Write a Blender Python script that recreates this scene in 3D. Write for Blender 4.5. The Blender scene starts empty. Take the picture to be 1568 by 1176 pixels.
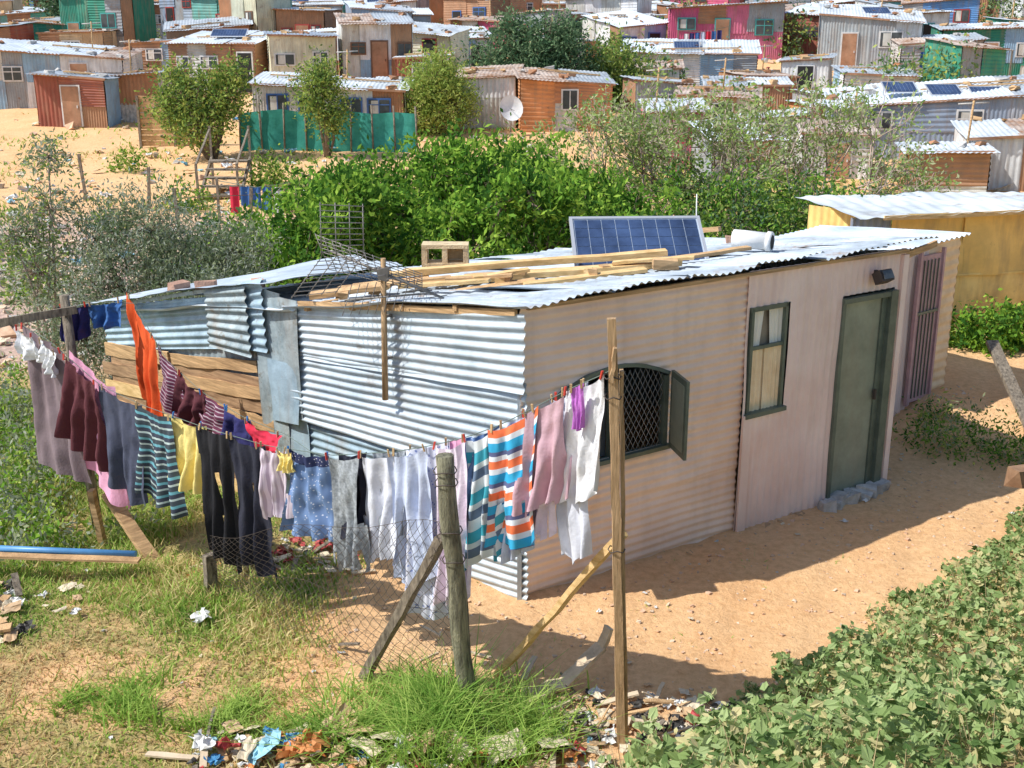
import bpy, math, random
import numpy as np
from mathutils import Vector, noise, Matrix
random.seed(7); rng=np.random.default_rng(7)
R=math.radians
scene=bpy.context.scene
# ------------------------------------------------------------------ materials
def nd(nt,t,**k):
    n=nt.nodes.new(t)
    for a,b in k.items(): setattr(n,a,b)
    return n
MC={}
def M(name,col,col2=None,rough=.8,var=.18,scale=4,bump=.15,bscale=60,metal=0,rust=0,stretch=(1,1,1),rustcol=(.26,.12,.05),dirt=0):
    if name in MC: return MC[name]
    m=bpy.data.materials.new(name); m.use_nodes=True; nt=m.node_tree; b=nt.nodes['Principled BSDF']
    tc=nd(nt,'ShaderNodeTexCoord'); mp=nd(nt,'ShaderNodeMapping'); mp.inputs['Scale'].default_value=stretch
    nt.links.new(tc.outputs['Object'],mp.inputs['Vector'])
    n=nd(nt,'ShaderNodeTexNoise'); n.inputs['Scale'].default_value=scale; n.inputs['Detail'].default_value=8; n.inputs['Roughness'].default_value=.65
    nt.links.new(mp.outputs[0],n.inputs['Vector'])
    r=nd(nt,'ShaderNodeValToRGB'); e=r.color_ramp.elements
    a=[c*(1-var) for c in col]; c2=[min(1,c*(1+var)) for c in (col2 or col)]
    e[0].position=.33; e[0].color=(*a,1); e[1].position=.67; e[1].color=(*c2,1)
    nt.links.new(n.outputs['Fac'],r.inputs[0]); out=r.outputs[0]
    if rust>0:
        n2=nd(nt,'ShaderNodeTexNoise'); n2.inputs['Scale'].default_value=scale*1.7; n2.inputs['Detail'].default_value=10; n2.inputs['Roughness'].default_value=.75
        mp2=nd(nt,'ShaderNodeMapping'); mp2.inputs['Location'].default_value=(7,3,5); mp2.inputs['Scale'].default_value=stretch
        nt.links.new(tc.outputs['Object'],mp2.inputs[0]); nt.links.new(mp2.outputs[0],n2.inputs['Vector'])
        r2=nd(nt,'ShaderNodeValToRGB'); r2.color_ramp.elements[0].position=.68-rust*.4; r2.color_ramp.elements[1].position=.80-rust*.3
        nt.links.new(n2.outputs['Fac'],r2.inputs[0])
        mx=nd(nt,'ShaderNodeMix',data_type='RGBA'); nt.links.new(r2.outputs[0],mx.inputs[0]); nt.links.new(out,mx.inputs[6]); mx.inputs[7].default_value=(*rustcol,1); out=mx.outputs[2]
    if dirt>0:
        mp3=nd(nt,'ShaderNodeMapping'); mp3.inputs['Scale'].default_value=(4,4,.7); nt.links.new(tc.outputs['Object'],mp3.inputs[0])
        n4=nd(nt,'ShaderNodeTexNoise'); n4.inputs['Scale'].default_value=1.3; n4.inputs['Detail'].default_value=6; n4.inputs['Roughness'].default_value=.6; nt.links.new(mp3.outputs[0],n4.inputs['Vector'])
        r4=nd(nt,'ShaderNodeValToRGB'); r4.color_ramp.elements[0].position=.48; r4.color_ramp.elements[1].position=.8; r4.color_ramp.elements[1].color=(dirt,dirt,dirt,1)
        nt.links.new(n4.outputs['Fac'],r4.inputs[0]); mx=nd(nt,'ShaderNodeMix',data_type='RGBA'); nt.links.new(r4.outputs[0],mx.inputs[0]); nt.links.new(out,mx.inputs[6]); mx.inputs[7].default_value=(.32,.22,.14,1); out=mx.outputs[2]
    nt.links.new(out,b.inputs['Base Color']); b.inputs['Roughness'].default_value=rough; b.inputs['Metallic'].default_value=metal
    if bump:
        n3=nd(nt,'ShaderNodeTexNoise'); n3.inputs['Scale'].default_value=bscale; n3.inputs['Detail'].default_value=6
        nt.links.new(mp.outputs[0],n3.inputs['Vector'])
        bp=nd(nt,'ShaderNodeBump'); bp.inputs['Strength'].default_value=bump; bp.inputs['Distance'].default_value=.02
        nt.links.new(n3.outputs['Fac'],bp.inputs['Height']); nt.links.new(bp.outputs[0],b.inputs['Normal'])
    MC[name]=m; return m
def leafmat(name,c1,c2,scale=2.5,trans=.35):
    m=bpy.data.materials.new(name); m.use_nodes=True; nt=m.node_tree; nt.nodes.remove(nt.nodes['Principled BSDF'])
    o=nt.nodes['Material Output']; tc=nd(nt,'ShaderNodeTexCoord'); n=nd(nt,'ShaderNodeTexNoise'); n.inputs['Scale'].default_value=scale; n.inputs['Detail'].default_value=6
    nt.links.new(tc.outputs['Object'],n.inputs['Vector']); r=nd(nt,'ShaderNodeValToRGB')
    r.color_ramp.elements[0].position=.35; r.color_ramp.elements[1].position=.65
    r.color_ramp.elements[0].color=(*c1,1); r.color_ramp.elements[1].color=(*c2,1)
    nt.links.new(n.outputs['Fac'],r.inputs[0])
    d=nd(nt,'ShaderNodeBsdfDiffuse'); t=nd(nt,'ShaderNodeBsdfTranslucent')
    for s in (d,t): nt.links.new(r.outputs[0],s.inputs[0])
    mx=nd(nt,'ShaderNodeMixShader'); mx.inputs[0].default_value=trans; nt.links.new(d.outputs[0],mx.inputs[1]); nt.links.new(t.outputs[0],mx.inputs[2])
    nt.links.new(mx.outputs[0],o.inputs[0]); return m
def stripes(name,cols,period,ax='Z',scale2=None,rough=.9):
    m=bpy.data.materials.new(name); m.use_nodes=True; nt=m.node_tree; b=nt.nodes['Principled BSDF']; b.inputs['Roughness'].default_value=rough
    tc=nd(nt,'ShaderNodeTexCoord'); uv=nd(nt,'ShaderNodeSeparateXYZ'); nt.links.new(tc.outputs['UV'],uv.inputs[0])
    ml=nd(nt,'ShaderNodeMath',operation='MULTIPLY'); ml.inputs[1].default_value=1/period; nt.links.new(uv.outputs['Y' if ax=='Z' else 'X'],ml.inputs[0])
    fr=nd(nt,'ShaderNodeMath',operation='FRACT'); nt.links.new(ml.outputs[0],fr.inputs[0])
    r=nd(nt,'ShaderNodeValToRGB'); r.color_ramp.interpolation='CONSTANT'; els=r.color_ramp.elements
    p=0; first=True
    for w,c in cols:
        if first: els[0].position=0; els[0].color=(*c,1); first=False
        elif p<1:
            e=els.new(p); e.color=(*c,1)
        p+=w
    els[-1].position=.999; els[-1].color=(*cols[-1][1],1)
    nt.links.new(fr.outputs[0],r.inputs[0]); nt.links.new(r.outputs[0],b.inputs['Base Color']); return m
def dots(name,base,dot,scale,th=.25):
    m=bpy.data.materials.new(name); m.use_nodes=True; nt=m.node_tree; b=nt.nodes['Principled BSDF']; b.inputs['Roughness'].default_value=.9
    tc=nd(nt,'ShaderNodeTexCoord'); v=nd(nt,'ShaderNodeTexVoronoi'); v.inputs['Scale'].default_value=scale; nt.links.new(tc.outputs['UV'],v.inputs['Vector'])
    lt=nd(nt,'ShaderNodeMath',operation='LESS_THAN'); lt.inputs[1].default_value=th; nt.links.new(v.outputs['Distance'],lt.inputs[0])
    mx=nd(nt,'ShaderNodeMix',data_type='RGBA'); mx.inputs[6].default_value=(*base,1); mx.inputs[7].default_value=(*dot,1)
    nt.links.new(lt.outputs[0],mx.inputs[0]); nt.links.new(mx.outputs[2],b.inputs['Base Color']); return m

galv=M('galvanised_iron',(.42,.51,.58),(.56,.64,.70),rough=.5,var=.16,scale=1.8,metal=.15,rust=.25,bump=.12,rustcol=(.30,.26,.22),dirt=.4)
galvroof=M('roof_iron',(.44,.53,.62),(.60,.67,.74),rough=.55,var=.15,scale=1.6,metal=.1,rust=.28,bump=.1,rustcol=(.32,.29,.27))
galvroof2=M('roof_iron_old',(.34,.41,.48),(.52,.58,.64),rough=.6,var=.2,scale=2,metal=.1,rust=.38,bump=.1,rustcol=(.30,.24,.20))
galvold=M('weathered_iron',(.26,.34,.38),(.42,.50,.53),rough=.65,var=.2,scale=5,metal=.2,rust=.35,rustcol=(.16,.12,.07),dirt=.6)
bluegal=M('blue_grey_iron',(.28,.40,.49),(.40,.53,.62),rough=.6,var=.18,scale=4,metal=.1,rust=.2,dirt=.5)
pinkwall=M('pink_painted_iron',(.90,.65,.50),(.96,.76,.62),rough=.6,var=.05,scale=1.2,bump=.06,rust=.08,rustcol=(.66,.44,.29),dirt=.28)
pinkwall2=M('lilac_painted_iron',(.92,.68,.60),(.97,.79,.72),rough=.6,var=.04,scale=1.5,bump=.06,rust=.06,rustcol=(.64,.44,.33),dirt=.26)
plank=M('rough_plank',(.44,.26,.12),(.66,.43,.22),rough=.85,var=.25,scale=3,stretch=(1,1,14),bump=.5)
plankY=M('yellow_timber',(.66,.42,.16),(.80,.56,.28),rough=.8,var=.14,scale=3,stretch=(2,2,9),bump=.3)
plankP=M('pole_timber',(.44,.27,.13),(.60,.40,.22),rough=.8,var=.3,scale=9,stretch=(9,9,.6),bump=.6)
plankD=M('weathered_timber',(.15,.12,.09),(.30,.25,.19),rough=.9,var=.35,scale=8,stretch=(4,4,1),bump=.6)
mossy=M('mossy_post_wood',(.12,.115,.08),(.28,.27,.18),rough=.95,var=.45,scale=9,stretch=(4,4,.6),bump=.9)
greenpaint=M('green_grey_paint',(.25,.28,.21),(.31,.34,.26),rough=.5,var=.12,scale=3,bump=.06,dirt=.4)
greenframe=M('dark_green_paint',(.10,.13,.10),(.14,.17,.13),rough=.5,var=.12,scale=6,bump=.1)
dark=M('dark_interior',(.02,.02,.02),rough=.9,bump=0)
glass=M('window_glass',(.07,.08,.09),rough=.12,bump=0,var=.3)
curtain=M('beige_curtain',(.92,.70,.42),(.96,.80,.55),rough=.95,var=.05,scale=6)
concrete=M('concrete',(.42,.40,.38),(.56,.54,.51),rough=.9,var=.2,scale=8,bump=.5)
whitep=M('white_paint',(.72,.73,.72),(.8,.8,.8),rough=.6,var=.1,scale=3,rust=.06)
wire=M('rusty_wire',(.10,.08,.07),rough=.7,metal=.4,bump=0)
wire2=M('antenna_metal',(.20,.19,.18),(.30,.28,.26),rough=.55,metal=.4,bump=0)
rope=M('line_wire',(.15,.2,.17),rough=.7,bump=0)
bark=M('bark',(.14,.11,.075),(.24,.19,.14),rough=.95,var=.2,scale=10,bump=.4)
barkp=M('pinkish_twigs',(.42,.30,.25),(.55,.42,.36),rough=.95,var=.2,scale=10,bump=.2)

# ------------------------------------------------------------------ ground function
PY=[-50,0,5.7,30,38,46,55,75,95,120,200,320]; PZ=[2.6,2.4,0,0,.4,1.2,2.3,4.0,5.8,8.5,17,30]
def sm(a,b,v):
    t=np.clip((v-a)/(b-a),0,1); return t*t*(3-2*t)
def gz(x,y):
    x=np.asarray(x,float); y=np.asarray(y,float)
    z=np.interp(y,PY,PZ)
    z=z-.28*sm(1.5,4.2,-x)*sm(7.5,10,y)*(1-sm(20,30,y))
    z=z+.3*sm(3.9,5,x)*sm(11.2,12.6,y)*(1-sm(20,32,y))
    d=(x-.86)*.685-(y-6.0)*.728
    z=z+.55*sm(0,1.8,d)*(1-sm(9,12,y))
    z=z+.05*np.sin(x*1.3+y*.7)*np.cos(y*1.1-x*.4)*sm(5,7,np.abs(x)+0*y)+.10*np.sin(x*.35+1)*np.sin(y*.3)*sm(20,30,y)
    z=z+.012*np.sin(x*7.1+y*3)*np.sin(y*6.3-x*2.2)+.008*np.sin(x*15+y*9)*np.sin(y*17-x*5)
    z=z+.55*np.sin(x*.21+2)*np.sin(y*.17+x*.05)*sm(45,60,y)
    return z
def G(x,y): return float(gz(x,y))
# ------------------------------------------------------------------ mesh helpers
def fast(name,V,F,mats,mi=None,parent=None,smooth=False):
    V=np.asarray(V,np.float32).reshape(-1,3); F=np.asarray(F,np.int32).reshape(-1,4)
    me=bpy.data.meshes.new(name); me.vertices.add(len(V)); me.vertices.foreach_set('co',V.ravel())
    me.loops.add(F.size); me.loops.foreach_set('vertex_index',F.ravel()); me.polygons.add(len(F))
    me.polygons.foreach_set('loop_start',np.arange(len(F),dtype=np.int32)*4)
    try: me.polygons.foreach_set('loop_total',np.full(len(F),4,np.int32))
    except Exception: pass
    for m in mats: me.materials.append(m)
    if mi is not None: me.polygons.foreach_set('material_index',np.asarray(mi,np.int32))
    sf=np.full(len(F),bool(smooth)) if np.isscalar(smooth) else np.asarray(smooth,bool)
    me.polygons.foreach_set('use_smooth',sf)
    me.update(calc_edges=True); me.validate()
    ob=bpy.data.objects.new(name,me); scene.collection.objects.link(ob)
    if parent: ob.parent=parent
    return ob
def empty(name,loc=(0,0,0),rz=0):
    e=bpy.data.objects.new(name,None); e.location=loc; e.rotation_euler=(0,0,rz); e.empty_display_size=.2
    scene.collection.objects.link(e); return e
class MB:
    def __init__(s): s.v=[];s.f=[];s.m=[];s.n=0;s.s=[]
    def quads(s,V,F,mi=0,smooth=False):
        V=np.asarray(V,float).reshape(-1,3); F=np.asarray(F,int).reshape(-1,4)
        s.v.append(V); s.f.append(F+s.n); s.n+=len(V); s.m.append(np.full(len(F),mi) if np.isscalar(mi) else np.asarray(mi)); s.s.append(np.full(len(F),smooth))
    def box(s,c,size,mi=0,rz=0,rx=0,ry=0,jit=0):
        x,y,z=[a/2 for a in size]
        V=np.array([(-x,-y,-z),(x,-y,-z),(x,y,-z),(-x,y,-z),(-x,-y,z),(x,-y,z),(x,y,z),(-x,y,z)],float)
        if jit: V+=rng.uniform(-jit,jit,V.shape)
        Mx=np.array((Matrix.Rotation(rz,3,'Z')@Matrix.Rotation(ry,3,'Y')@Matrix.Rotation(rx,3,'X')))
        V=V@Mx.T+np.array(c)
        s.quads(V,[(0,3,2,1),(4,5,6,7),(0,1,5,4),(1,2,6,5),(2,3,7,6),(3,0,4,7)],mi)
    def beam(s,p0,p1,w,h,mi=0,seg=5,jit=.004,up=(0,0,1),taper=1):
        p0=np.array(p0,float);p1=np.array(p1,float); d=p1-p0; L=np.linalg.norm(d); d/=L
        up=np.array(up,float); a=np.cross(d,up)
        if np.linalg.norm(a)<.05: a=np.cross(d,(0,1,0))
        a/=np.linalg.norm(a); b=np.cross(a,d); V=[]
        for i in range(seg+1):
            t=i/seg; c=p0+d*L*t+a*rng.uniform(-jit,jit)+b*rng.uniform(-jit,jit); k=1+(taper-1)*t
            for sx,sy in ((-1,-1),(1,-1),(1,1),(-1,1)):
                V.append(c+a*sx*w/2*k+b*sy*h/2*k+rng.uniform(-jit,jit,3)*.5)
        F=[(0,1,2,3),(seg*4+3,seg*4+2,seg*4+1,seg*4)]
        for i in range(seg):
            for j in range(4):
                k=(j+1)%4; F.append((i*4+j,i*4+4+j,i*4+4+k,i*4+k))
        s.quads(V,F,mi)
    def tube(s,pts,rad,mi=0,n=6):
        pts=[np.array(p,float) for p in pts]; V=[];F=[]
        if np.isscalar(rad): rad=[rad]*len(pts)
        for i,p in enumerate(pts):
            d=pts[min(i+1,len(pts)-1)]-pts[max(i-1,0)]; d/=np.linalg.norm(d)+1e-9
            a=np.cross(d,(0,0,1)); 
            if np.linalg.norm(a)<.25: a=np.cross(d,(0,1,0))
            a/=np.linalg.norm(a); b=np.cross(a,d)
            for k in range(n):
                t=2*math.pi*k/n; V.append(p+rad[i]*(a*math.cos(t)+b*math.sin(t)))
        for i in range(len(pts)-1):
            for k in range(n):
                l=(k+1)%n; F.append((i*n+k,i*n+l,i*n+n+l,i*n+n+k))
        ns=len(F)
        e=(len(pts)-1)*n
        if n==4: F+= [(0,3,2,1),(e,e+1,e+2,e+3)]
        elif n==6: F+=[(0,3,2,1),(0,5,4,3),(e,e+1,e+2,e+3),(e,e+3,e+4,e+5)]
        elif n==8: F+=[(0,3,2,1),(0,5,4,3),(0,7,6,5),(e,e+1,e+2,e+3),(e,e+3,e+4,e+5),(e,e+5,e+6,e+7)]
        s.quads(V,F,mi); s.s[-1][:ns]=True
    def corr(s,A,B,C,D,wave='u',pitch=.076,amp=.009,mi=0,hole=None,dent=.012,off=0,fine=.06,seg=8,ragged=0):
        A,B,C,D=[np.array(p,float) for p in (A,B,C,D)]
        LU=(np.linalg.norm(B-A)+np.linalg.norm(C-D))/2; LV=(np.linalg.norm(D-A)+np.linalg.norm(C-B))/2
        N=np.cross(B-A,D-A); N/=np.linalg.norm(N)
        nw=lambda L:max(2,int(L/pitch*seg)); nf=lambda L:max(2,int(L/(fine if hole else .12 if dent>.015 else .25)))
        nu=nw(LU) if wave=='u' else nf(LU); nv=nw(LV) if wave=='v' else nf(LV)
        u=np.linspace(0,1,nu+1); v=np.linspace(0,1,nv+1); U,Vv=np.meshgrid(u,v)
        U3=U[...,None];V3=Vv[...,None]
        P=(1-U3)*(1-V3)*A+U3*(1-V3)*B+U3*V3*C+(1-U3)*V3*D
        w=(U*LU if wave=='u' else Vv*LV)
        ph=rng.uniform(0,6)
        h=amp*np.sin(w*2*math.pi/pitch+ph)+off
        if dent:
            h=h+dent*(np.sin(U*LU*2.1+ph+Vv*1.3)*np.cos(Vv*LV*2.7+ph*2+U*2))*.6
            h=h+dent*.35*np.sin(U*LU*6.3+ph*3+Vv*LV*2)*np.sin(Vv*LV*5.1+ph+U*LU*1.5)
        P=P+N*h[...,None]
        if ragged:
            P[-1,:,2]+=ragged*np.sin(u*LU*9+ph)*np.sin(u*LU*3.1); 
            P[0,:,2]+=ragged*np.sin(u*LU*7+ph*3)
        idx=np.arange((nu+1)*(nv+1)).reshape(nv+1,nu+1)
        F=np.stack([idx[:-1,:-1],idx[:-1,1:],idx[1:,1:],idx[1:,:-1]],-1).reshape(-1,4)
        if hole:
            uc=((U[:-1,:-1]+U[1:,1:])/2*LU).ravel(); vc=((Vv[:-1,:-1]+Vv[1:,1:])/2*LV).ravel()
            keep=np.array([not hole(a,b) for a,b in zip(uc,vc)]); F=F[keep]
        s.quads(P.reshape(-1,3),F,mi,True)
    def build(s,name,mats,parent=None):
        return fast(name,np.concatenate(s.v),np.concatenate(s.f),mats,np.concatenate(s.m),parent,np.concatenate(s.s))
# ------------------------------------------------------------------ camera, sun, sky
cam=bpy.data.cameras.new('camera'); co=bpy.data.objects.new('camera',cam); scene.collection.objects.link(co)
co.location=(0,0,4.25); co.rotation_euler=(R(90-16.8),0,0); cam.lens=40.18; cam.sensor_width=36; cam.clip_end=1500; scene.camera=co
tv=Vector((2.0,.45,-2.4)).normalized()
sl=bpy.data.lights.new('sun','SUN'); sl.energy=5.0; sl.angle=R(.5); sl.color=(1,.965,.90)
so=bpy.data.objects.new('sun',sl); so.rotation_euler=tv.to_track_quat('-Z','Y').to_euler(); scene.collection.objects.link(so)
w=bpy.data.worlds.new('World'); scene.world=w; w.use_nodes=True; nt=w.node_tree
sky=nt.nodes.new('ShaderNodeTexSky'); sky.sky_type='NISHITA'; sky.sun_disc=False; sky.sun_elevation=math.asin(-tv.z); sky.sun_rotation=math.atan2(-tv.x,-tv.y)%(2*math.pi)
nt.links.new(sky.outputs[0],nt.nodes['Background'].inputs[0]); nt.nodes['Background'].inputs[1].default_value=.15
scene.view_settings.view_transform='Standard'; scene.view_settings.look='None'; scene.view_settings.exposure=0
# ------------------------------------------------------------------ ground sheet
def cat(*a): return np.unique(np.round(np.concatenate(a),3))
xs=cat(np.arange(-300,-60,30),np.arange(-60,-9,1.2),np.arange(-9,9,.08),np.arange(9,60,1.2),np.arange(60,301,30))
ys=cat(np.arange(-50,4,6),np.arange(4,16,.08),np.arange(16,60,.5),np.arange(60,320,5))
X,Y=np.meshgrid(xs,ys); Z=gz(X,Y)
idx=np.arange(X.size).reshape(X.shape)
F=np.stack([idx[:-1,:-1],idx[:-1,1:],idx[1:,1:],idx[1:,:-1]],-1).reshape(-1,4)
gm=bpy.data.materials.new('ground_soil'); gm.use_nodes=True; nt=gm.node_tree; b=nt.nodes['Principled BSDF']; b.inputs['Roughness'].default_value=.95
at=nd(nt,'ShaderNodeAttribute',attribute_name='zone'); sp=nd(nt,'ShaderNodeSeparateColor'); nt.links.new(at.outputs['Color'],sp.inputs[0])
tc=nd(nt,'ShaderNodeTexCoord')
def nz(scale,det=8,ro=.6):
    n=nd(nt,'ShaderNodeTexNoise'); n.inputs['Scale'].default_value=scale; n.inputs['Detail'].default_value=det; n.inputs['Roughness'].default_value=ro
    nt.links.new(tc.outputs['Object'],n.inputs['Vector']); return n
def ramp(src,p0,c0,p1,c1):
    r=nd(nt,'ShaderNodeValToRGB'); r.color_ramp.elements[0].position=p0; r.color_ramp.elements[1].position=p1
    r.color_ramp.elements[0].color=(*c0,1); r.color_ramp.elements[1].color=(*c1,1); nt.links.new(src,r.inputs[0]); return r.outputs[0]
def mix(f,a,c):
    m=nd(nt,'ShaderNodeMix',data_type='RGBA'); nt.links.new(f,m.inputs[0]); nt.links.new(a,m.inputs[6]); nt.links.new(c,m.inputs[7]); return m.outputs[2]
n1=nz(.9); n2=nz(14,10,.75)
dirt=ramp(n1.outputs[0],.3,(.78,.43,.185),.7,(.92,.60,.31))
dirt2=ramp(n2.outputs[0],.38,(.52,.28,.13),.58,(.92,.60,.33))
md=nd(nt,'ShaderNodeMix',data_type='RGBA'); md.inputs[0].default_value=.4; nt.links.new(dirt,md.inputs[6]); nt.links.new(dirt2,md.inputs[7])
grs=ramp(n2.outputs[0],.38,(.24,.19,.06),.62,(.54,.43,.18))
rub=ramp(n2.outputs[0],.4,(.42,.27,.21),.62,(.74,.56,.46))
fg=nd(nt,'ShaderNodeMath',operation='ADD'); nt.links.new(sp.outputs[1],fg.inputs[0])
sub=nd(nt,'ShaderNodeMath',operation='MULTIPLY_ADD'); nt.links.new(nz(3,8,.7).outputs[0],sub.inputs[0]); sub.inputs[1].default_value=2.4; sub.inputs[2].default_value=-1.2
nt.links.new(sub.outputs[0],fg.inputs[1])
st=ramp(fg.outputs[0],.45,(0,0,0),.95,(1,1,1))
c=mix(sp.outputs[2],md.outputs[2],rub); c=mix(st,c,grs); nt.links.new(c,b.inputs['Base Color'])
ba=nd(nt,'ShaderNodeMath',operation='ADD'); nt.links.new(nz(25,10,.75).outputs[0],ba.inputs[0]); nt.links.new(nz(6,6,.7).outputs[0],ba.inputs[1])
bp=nd(nt,'ShaderNodeBump'); bp.inputs['Strength'].default_value=.7; bp.inputs['Distance'].default_value=.04; nt.links.new(ba.outputs[0],bp.inputs['Height']); nt.links.new(bp.outputs[0],b.inputs['Normal'])
gnd=fast('ground',np.stack([X,Y,Z],-1),F,[gm],smooth=True)
ca=gnd.data.color_attributes.new('zone','FLOAT_COLOR','POINT')
gr=np.clip(sm(1.2,1.9,-X)*(1-sm(14,17,Y)),0,1)*(Y<18)
gr=np.maximum(gr,.9*sm(-.1,.3,(X-.86)*.685-(Y-6)*.728)*(Y<12))
gr=np.maximum(gr,.75*sm(14,18,Y)*(1-sm(28,40,Y))*(np.abs(X)<30)*(X>-5.3))
gr=np.maximum(gr,.25*sm(30,40,Y))
gr=np.maximum(gr,.7*sm(-1.0,-.6,-np.hypot(X+.4,Y-6.3)))
gr=gr*(1-.6*np.exp(-(((X+2.8)/.9)**2+((Y-6.9)/.5)**2)))
rb=sm(14,17,Y)*(1-sm(26,31,Y))*(X<-4)
colr=np.stack([X*0,gr,rb*1.0,X*0+1],-1).astype(np.float32); ca.data.foreach_set('color',colr.ravel())
# ------------------------------------------------------------------ main shack
shk=empty('corrugated_iron_shack')
C0=np.array((.07,8.2)); ud=np.array((.829,.559)); nn=np.array((.559,-.829))
LD=np.array((-4.52,3.9)); LL=np.linalg.norm(LD); ld=LD/LL; ln=np.array((-ld[1],ld[0])); 
if ln[1]>0: ln=-ln
def W(s,z,o=0): p=C0+ud*s+nn*o; return (p[0],p[1],z)
def Lw(t,z,o=0): p=C0+LD*t+ln*o; return (p[0],p[1],z)
def rz(x,y): return 2.4+.0912*x-.1267*(y-8.2)
def hole1(s,z):
    top=1.56+.22*math.sin(math.pi*min(1,max(0,(s-.18)/1.42)))
    return .26<s<1.44 and 1.02<z<top
mb=MB()
for a,b_,o,cc in ((-.15,.66,.0,0),(.62,1.28,.012,0),(1.24,2.36,.022,0)):
    mb.corr(W(-.03,a),W(2.32,a),W(2.32,b_),W(-.03,b_),'v',.072,.0075,cc,hole=(lambda s,zz,a=a:hole1(s-.03,zz+a)),off=o,fine=.03,dent=.020,seg=7)
def hole2(s,z):
    return (.04<s<.52 and 1.10<z+-.15<2.05) or (1.2<s<1.93 and z-.15<2.0)
mb.corr(W(2.30,-.15),W(4.34,-.15),W(4.34,2.38),W(2.30,2.38),'u',.085,.007,1,hole=hole2,off=.03,fine=.04,dent=.016)
mb.box(W(2.36,.55,.05),(.10,.02,1.1),1,rz=math.atan2(.559,.829)); 
mb.box(W(4.33,1.12,.035),(.07,.05,2.4),1,rz=math.atan2(.559,.829))
mb.build('right_wall',[pinkwall,pinkwall2,wire],shk)
az=math.atan2(.559,.829)
mb=MB()
def seg(t0,t1,za0,za1,zb0,zb1,wave,pitch,amp,mi,off,rag=0,dent=.025):
    mb.corr(Lw(t1,za1),Lw(t0,za0),Lw(t0,zb0),Lw(t1,zb1),wave,pitch,amp,mi,off=off,dent=dent,ragged=rag)
seg(-.013,.43,1.72,1.52,2.33,2.0,'v',.076,.011,0,.05)
seg(-.011,.435,1.30,1.17,1.80,1.60,'v',.076,.011,0,.035)
seg(-.014,.45,.96,.93,1.36,1.22,'v',.076,.011,0,.045)
seg(-.008,.44,.35,.3,1.0,.95,'v',.076,.011,2,.01)
seg(-.012,.44,-.15,-.4,.42,.38,'v',.076,.011,0,.02,rag=.02)
seg(.425,.475,.95,.9,2.05,2.05,'v',.9,.004,1,.06)
seg(.465,.53,.3,.25,2.08,2.1,'v',.9,.004,1,.045)
seg(.43,.50,.9,.85,1.45,1.45,'v',.5,.006,2,.075)
seg(.42,.53,-.4,-.4,1.0,1.0,'v',.5,.004,2,.03)
seg(.50,.56,1.5,1.48,2.2,2.1,'v',.09,.013,2,.08)
seg(.535,.645,1.42,1.42,2.1,1.97,'v',.085,.014,1,.11)
seg(.64,.985,1.38,1.02,1.9,1.48,'v',.076,.011,2,.03)
mb.box((C0[0]-.012,C0[1]-.012,1.08),(.035,.035,2.45),0,rz=.0)
mb.build('left_wall_sheets',[galv,galvold,bluegal],shk)
mb=MB()
for i in range(14):
    h=.125
    t1=.985+rng.uniform(-.03,.02); t0=.53+rng.uniform(-.03,.01); zz=-.35+i*.127
    zl=zz*.82-.05; tm=rng.uniform(.65,.85); zm=zz+(zl-zz)*(tm-.53)/.45
    o=.02+.014*(i%2)
    mb.beam(Lw(t0,zz+rng.uniform(-.02,.02),o),Lw(tm,zm+rng.uniform(-.015,.015),o),.018,h*rng.uniform(.9,1.1),int(rng.integers(3)),seg=9,jit=.007)
    mb.beam(Lw(tm-.004,zm+rng.uniform(-.02,.02),o+.02),Lw(t1,zl+rng.uniform(-.02,.02),o+.005),.018,h*rng.uniform(.85,1.12),int(rng.integers(3)),seg=9,jit=.007)
mb.build('plank_cladding',[plank,plankY,M('brown_plank',(.30,.17,.09),(.46,.29,.16),rough=.9,var=.25,scale=3,stretch=(1,1,14),bump=.5)],shk)
mb=MB()
Bk=(1.35,13.75); Le=Lw(.99,0)[:2]; Re=W(4.3,0)[:2]
mb.corr((*Re,-.2),(*Bk,-.2),(*Bk,1.8),(*Re,2.36),'u',.1,.01,0)
mb.corr((*Bk,-.4),(*Le,-.4),(*Le,1.42),(*Bk,1.8),'u',.1,.01,0)
mb.corr(Lw(.5,-.4,-.02),Lw(.99,-.4,-.02),Lw(.99,1.40,-.02),Lw(.5,1.8,-.02),'u',.1,.005,0)
mb.build('rear_walls',[galvold],shk)
# roof
F0=np.array((.07,8.2,2.40)); n3=np.array((.559,-.829,0))
A=F0+n3*.14+np.array((-.05,-.05,.01)); B=np.array((3.98,10.84,2.43))+n3*.08; Cc=np.array((1.5,14.0,1.88)); D=np.array((-4.60,12.02,1.45))
mb=MB()
for k in range(6):
    a0=k/6; a1=(k+1)/6+.012
    p=lambda s,e0,e1: e0+(e1-e0)*min(s,1.0)
    for (t0,t1,dz) in ((0,.47,.0),(.44,1.0,-.012)):
        q0,q1=p(a0,A,B),p(a1,A,B); q3,q2=p(a0,D,Cc),p(a1,D,Cc)
        r0=q0+(q3-q0)*t0; r1=q1+(q2-q1)*t0; r2=q1+(q2-q1)*t1; r3=q0+(q3-q0)*t1
        if t0==0: ex=rng.uniform(-.03,.04); r0=r0+n3*ex; r1=r1+n3*ex
        mb.corr(r0,r1,r2,r3,'u',.085,.010,int(rng.integers(2)) if rng.random()<.6 else 2,off=.007*(k%2)+.016+dz,dent=.035,seg=6)
P1=np.array((-2.10,9.88,2.20)); P2=np.array((-1.1,11.4,2.04)); P3=np.array((-1.83,12.94,1.86)); P4=np.array((-4.68,12.0,1.5))
mb.corr(P1,P2,P3,P4,'v',.3,.004,0,off=.02,dent=.03)
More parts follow.
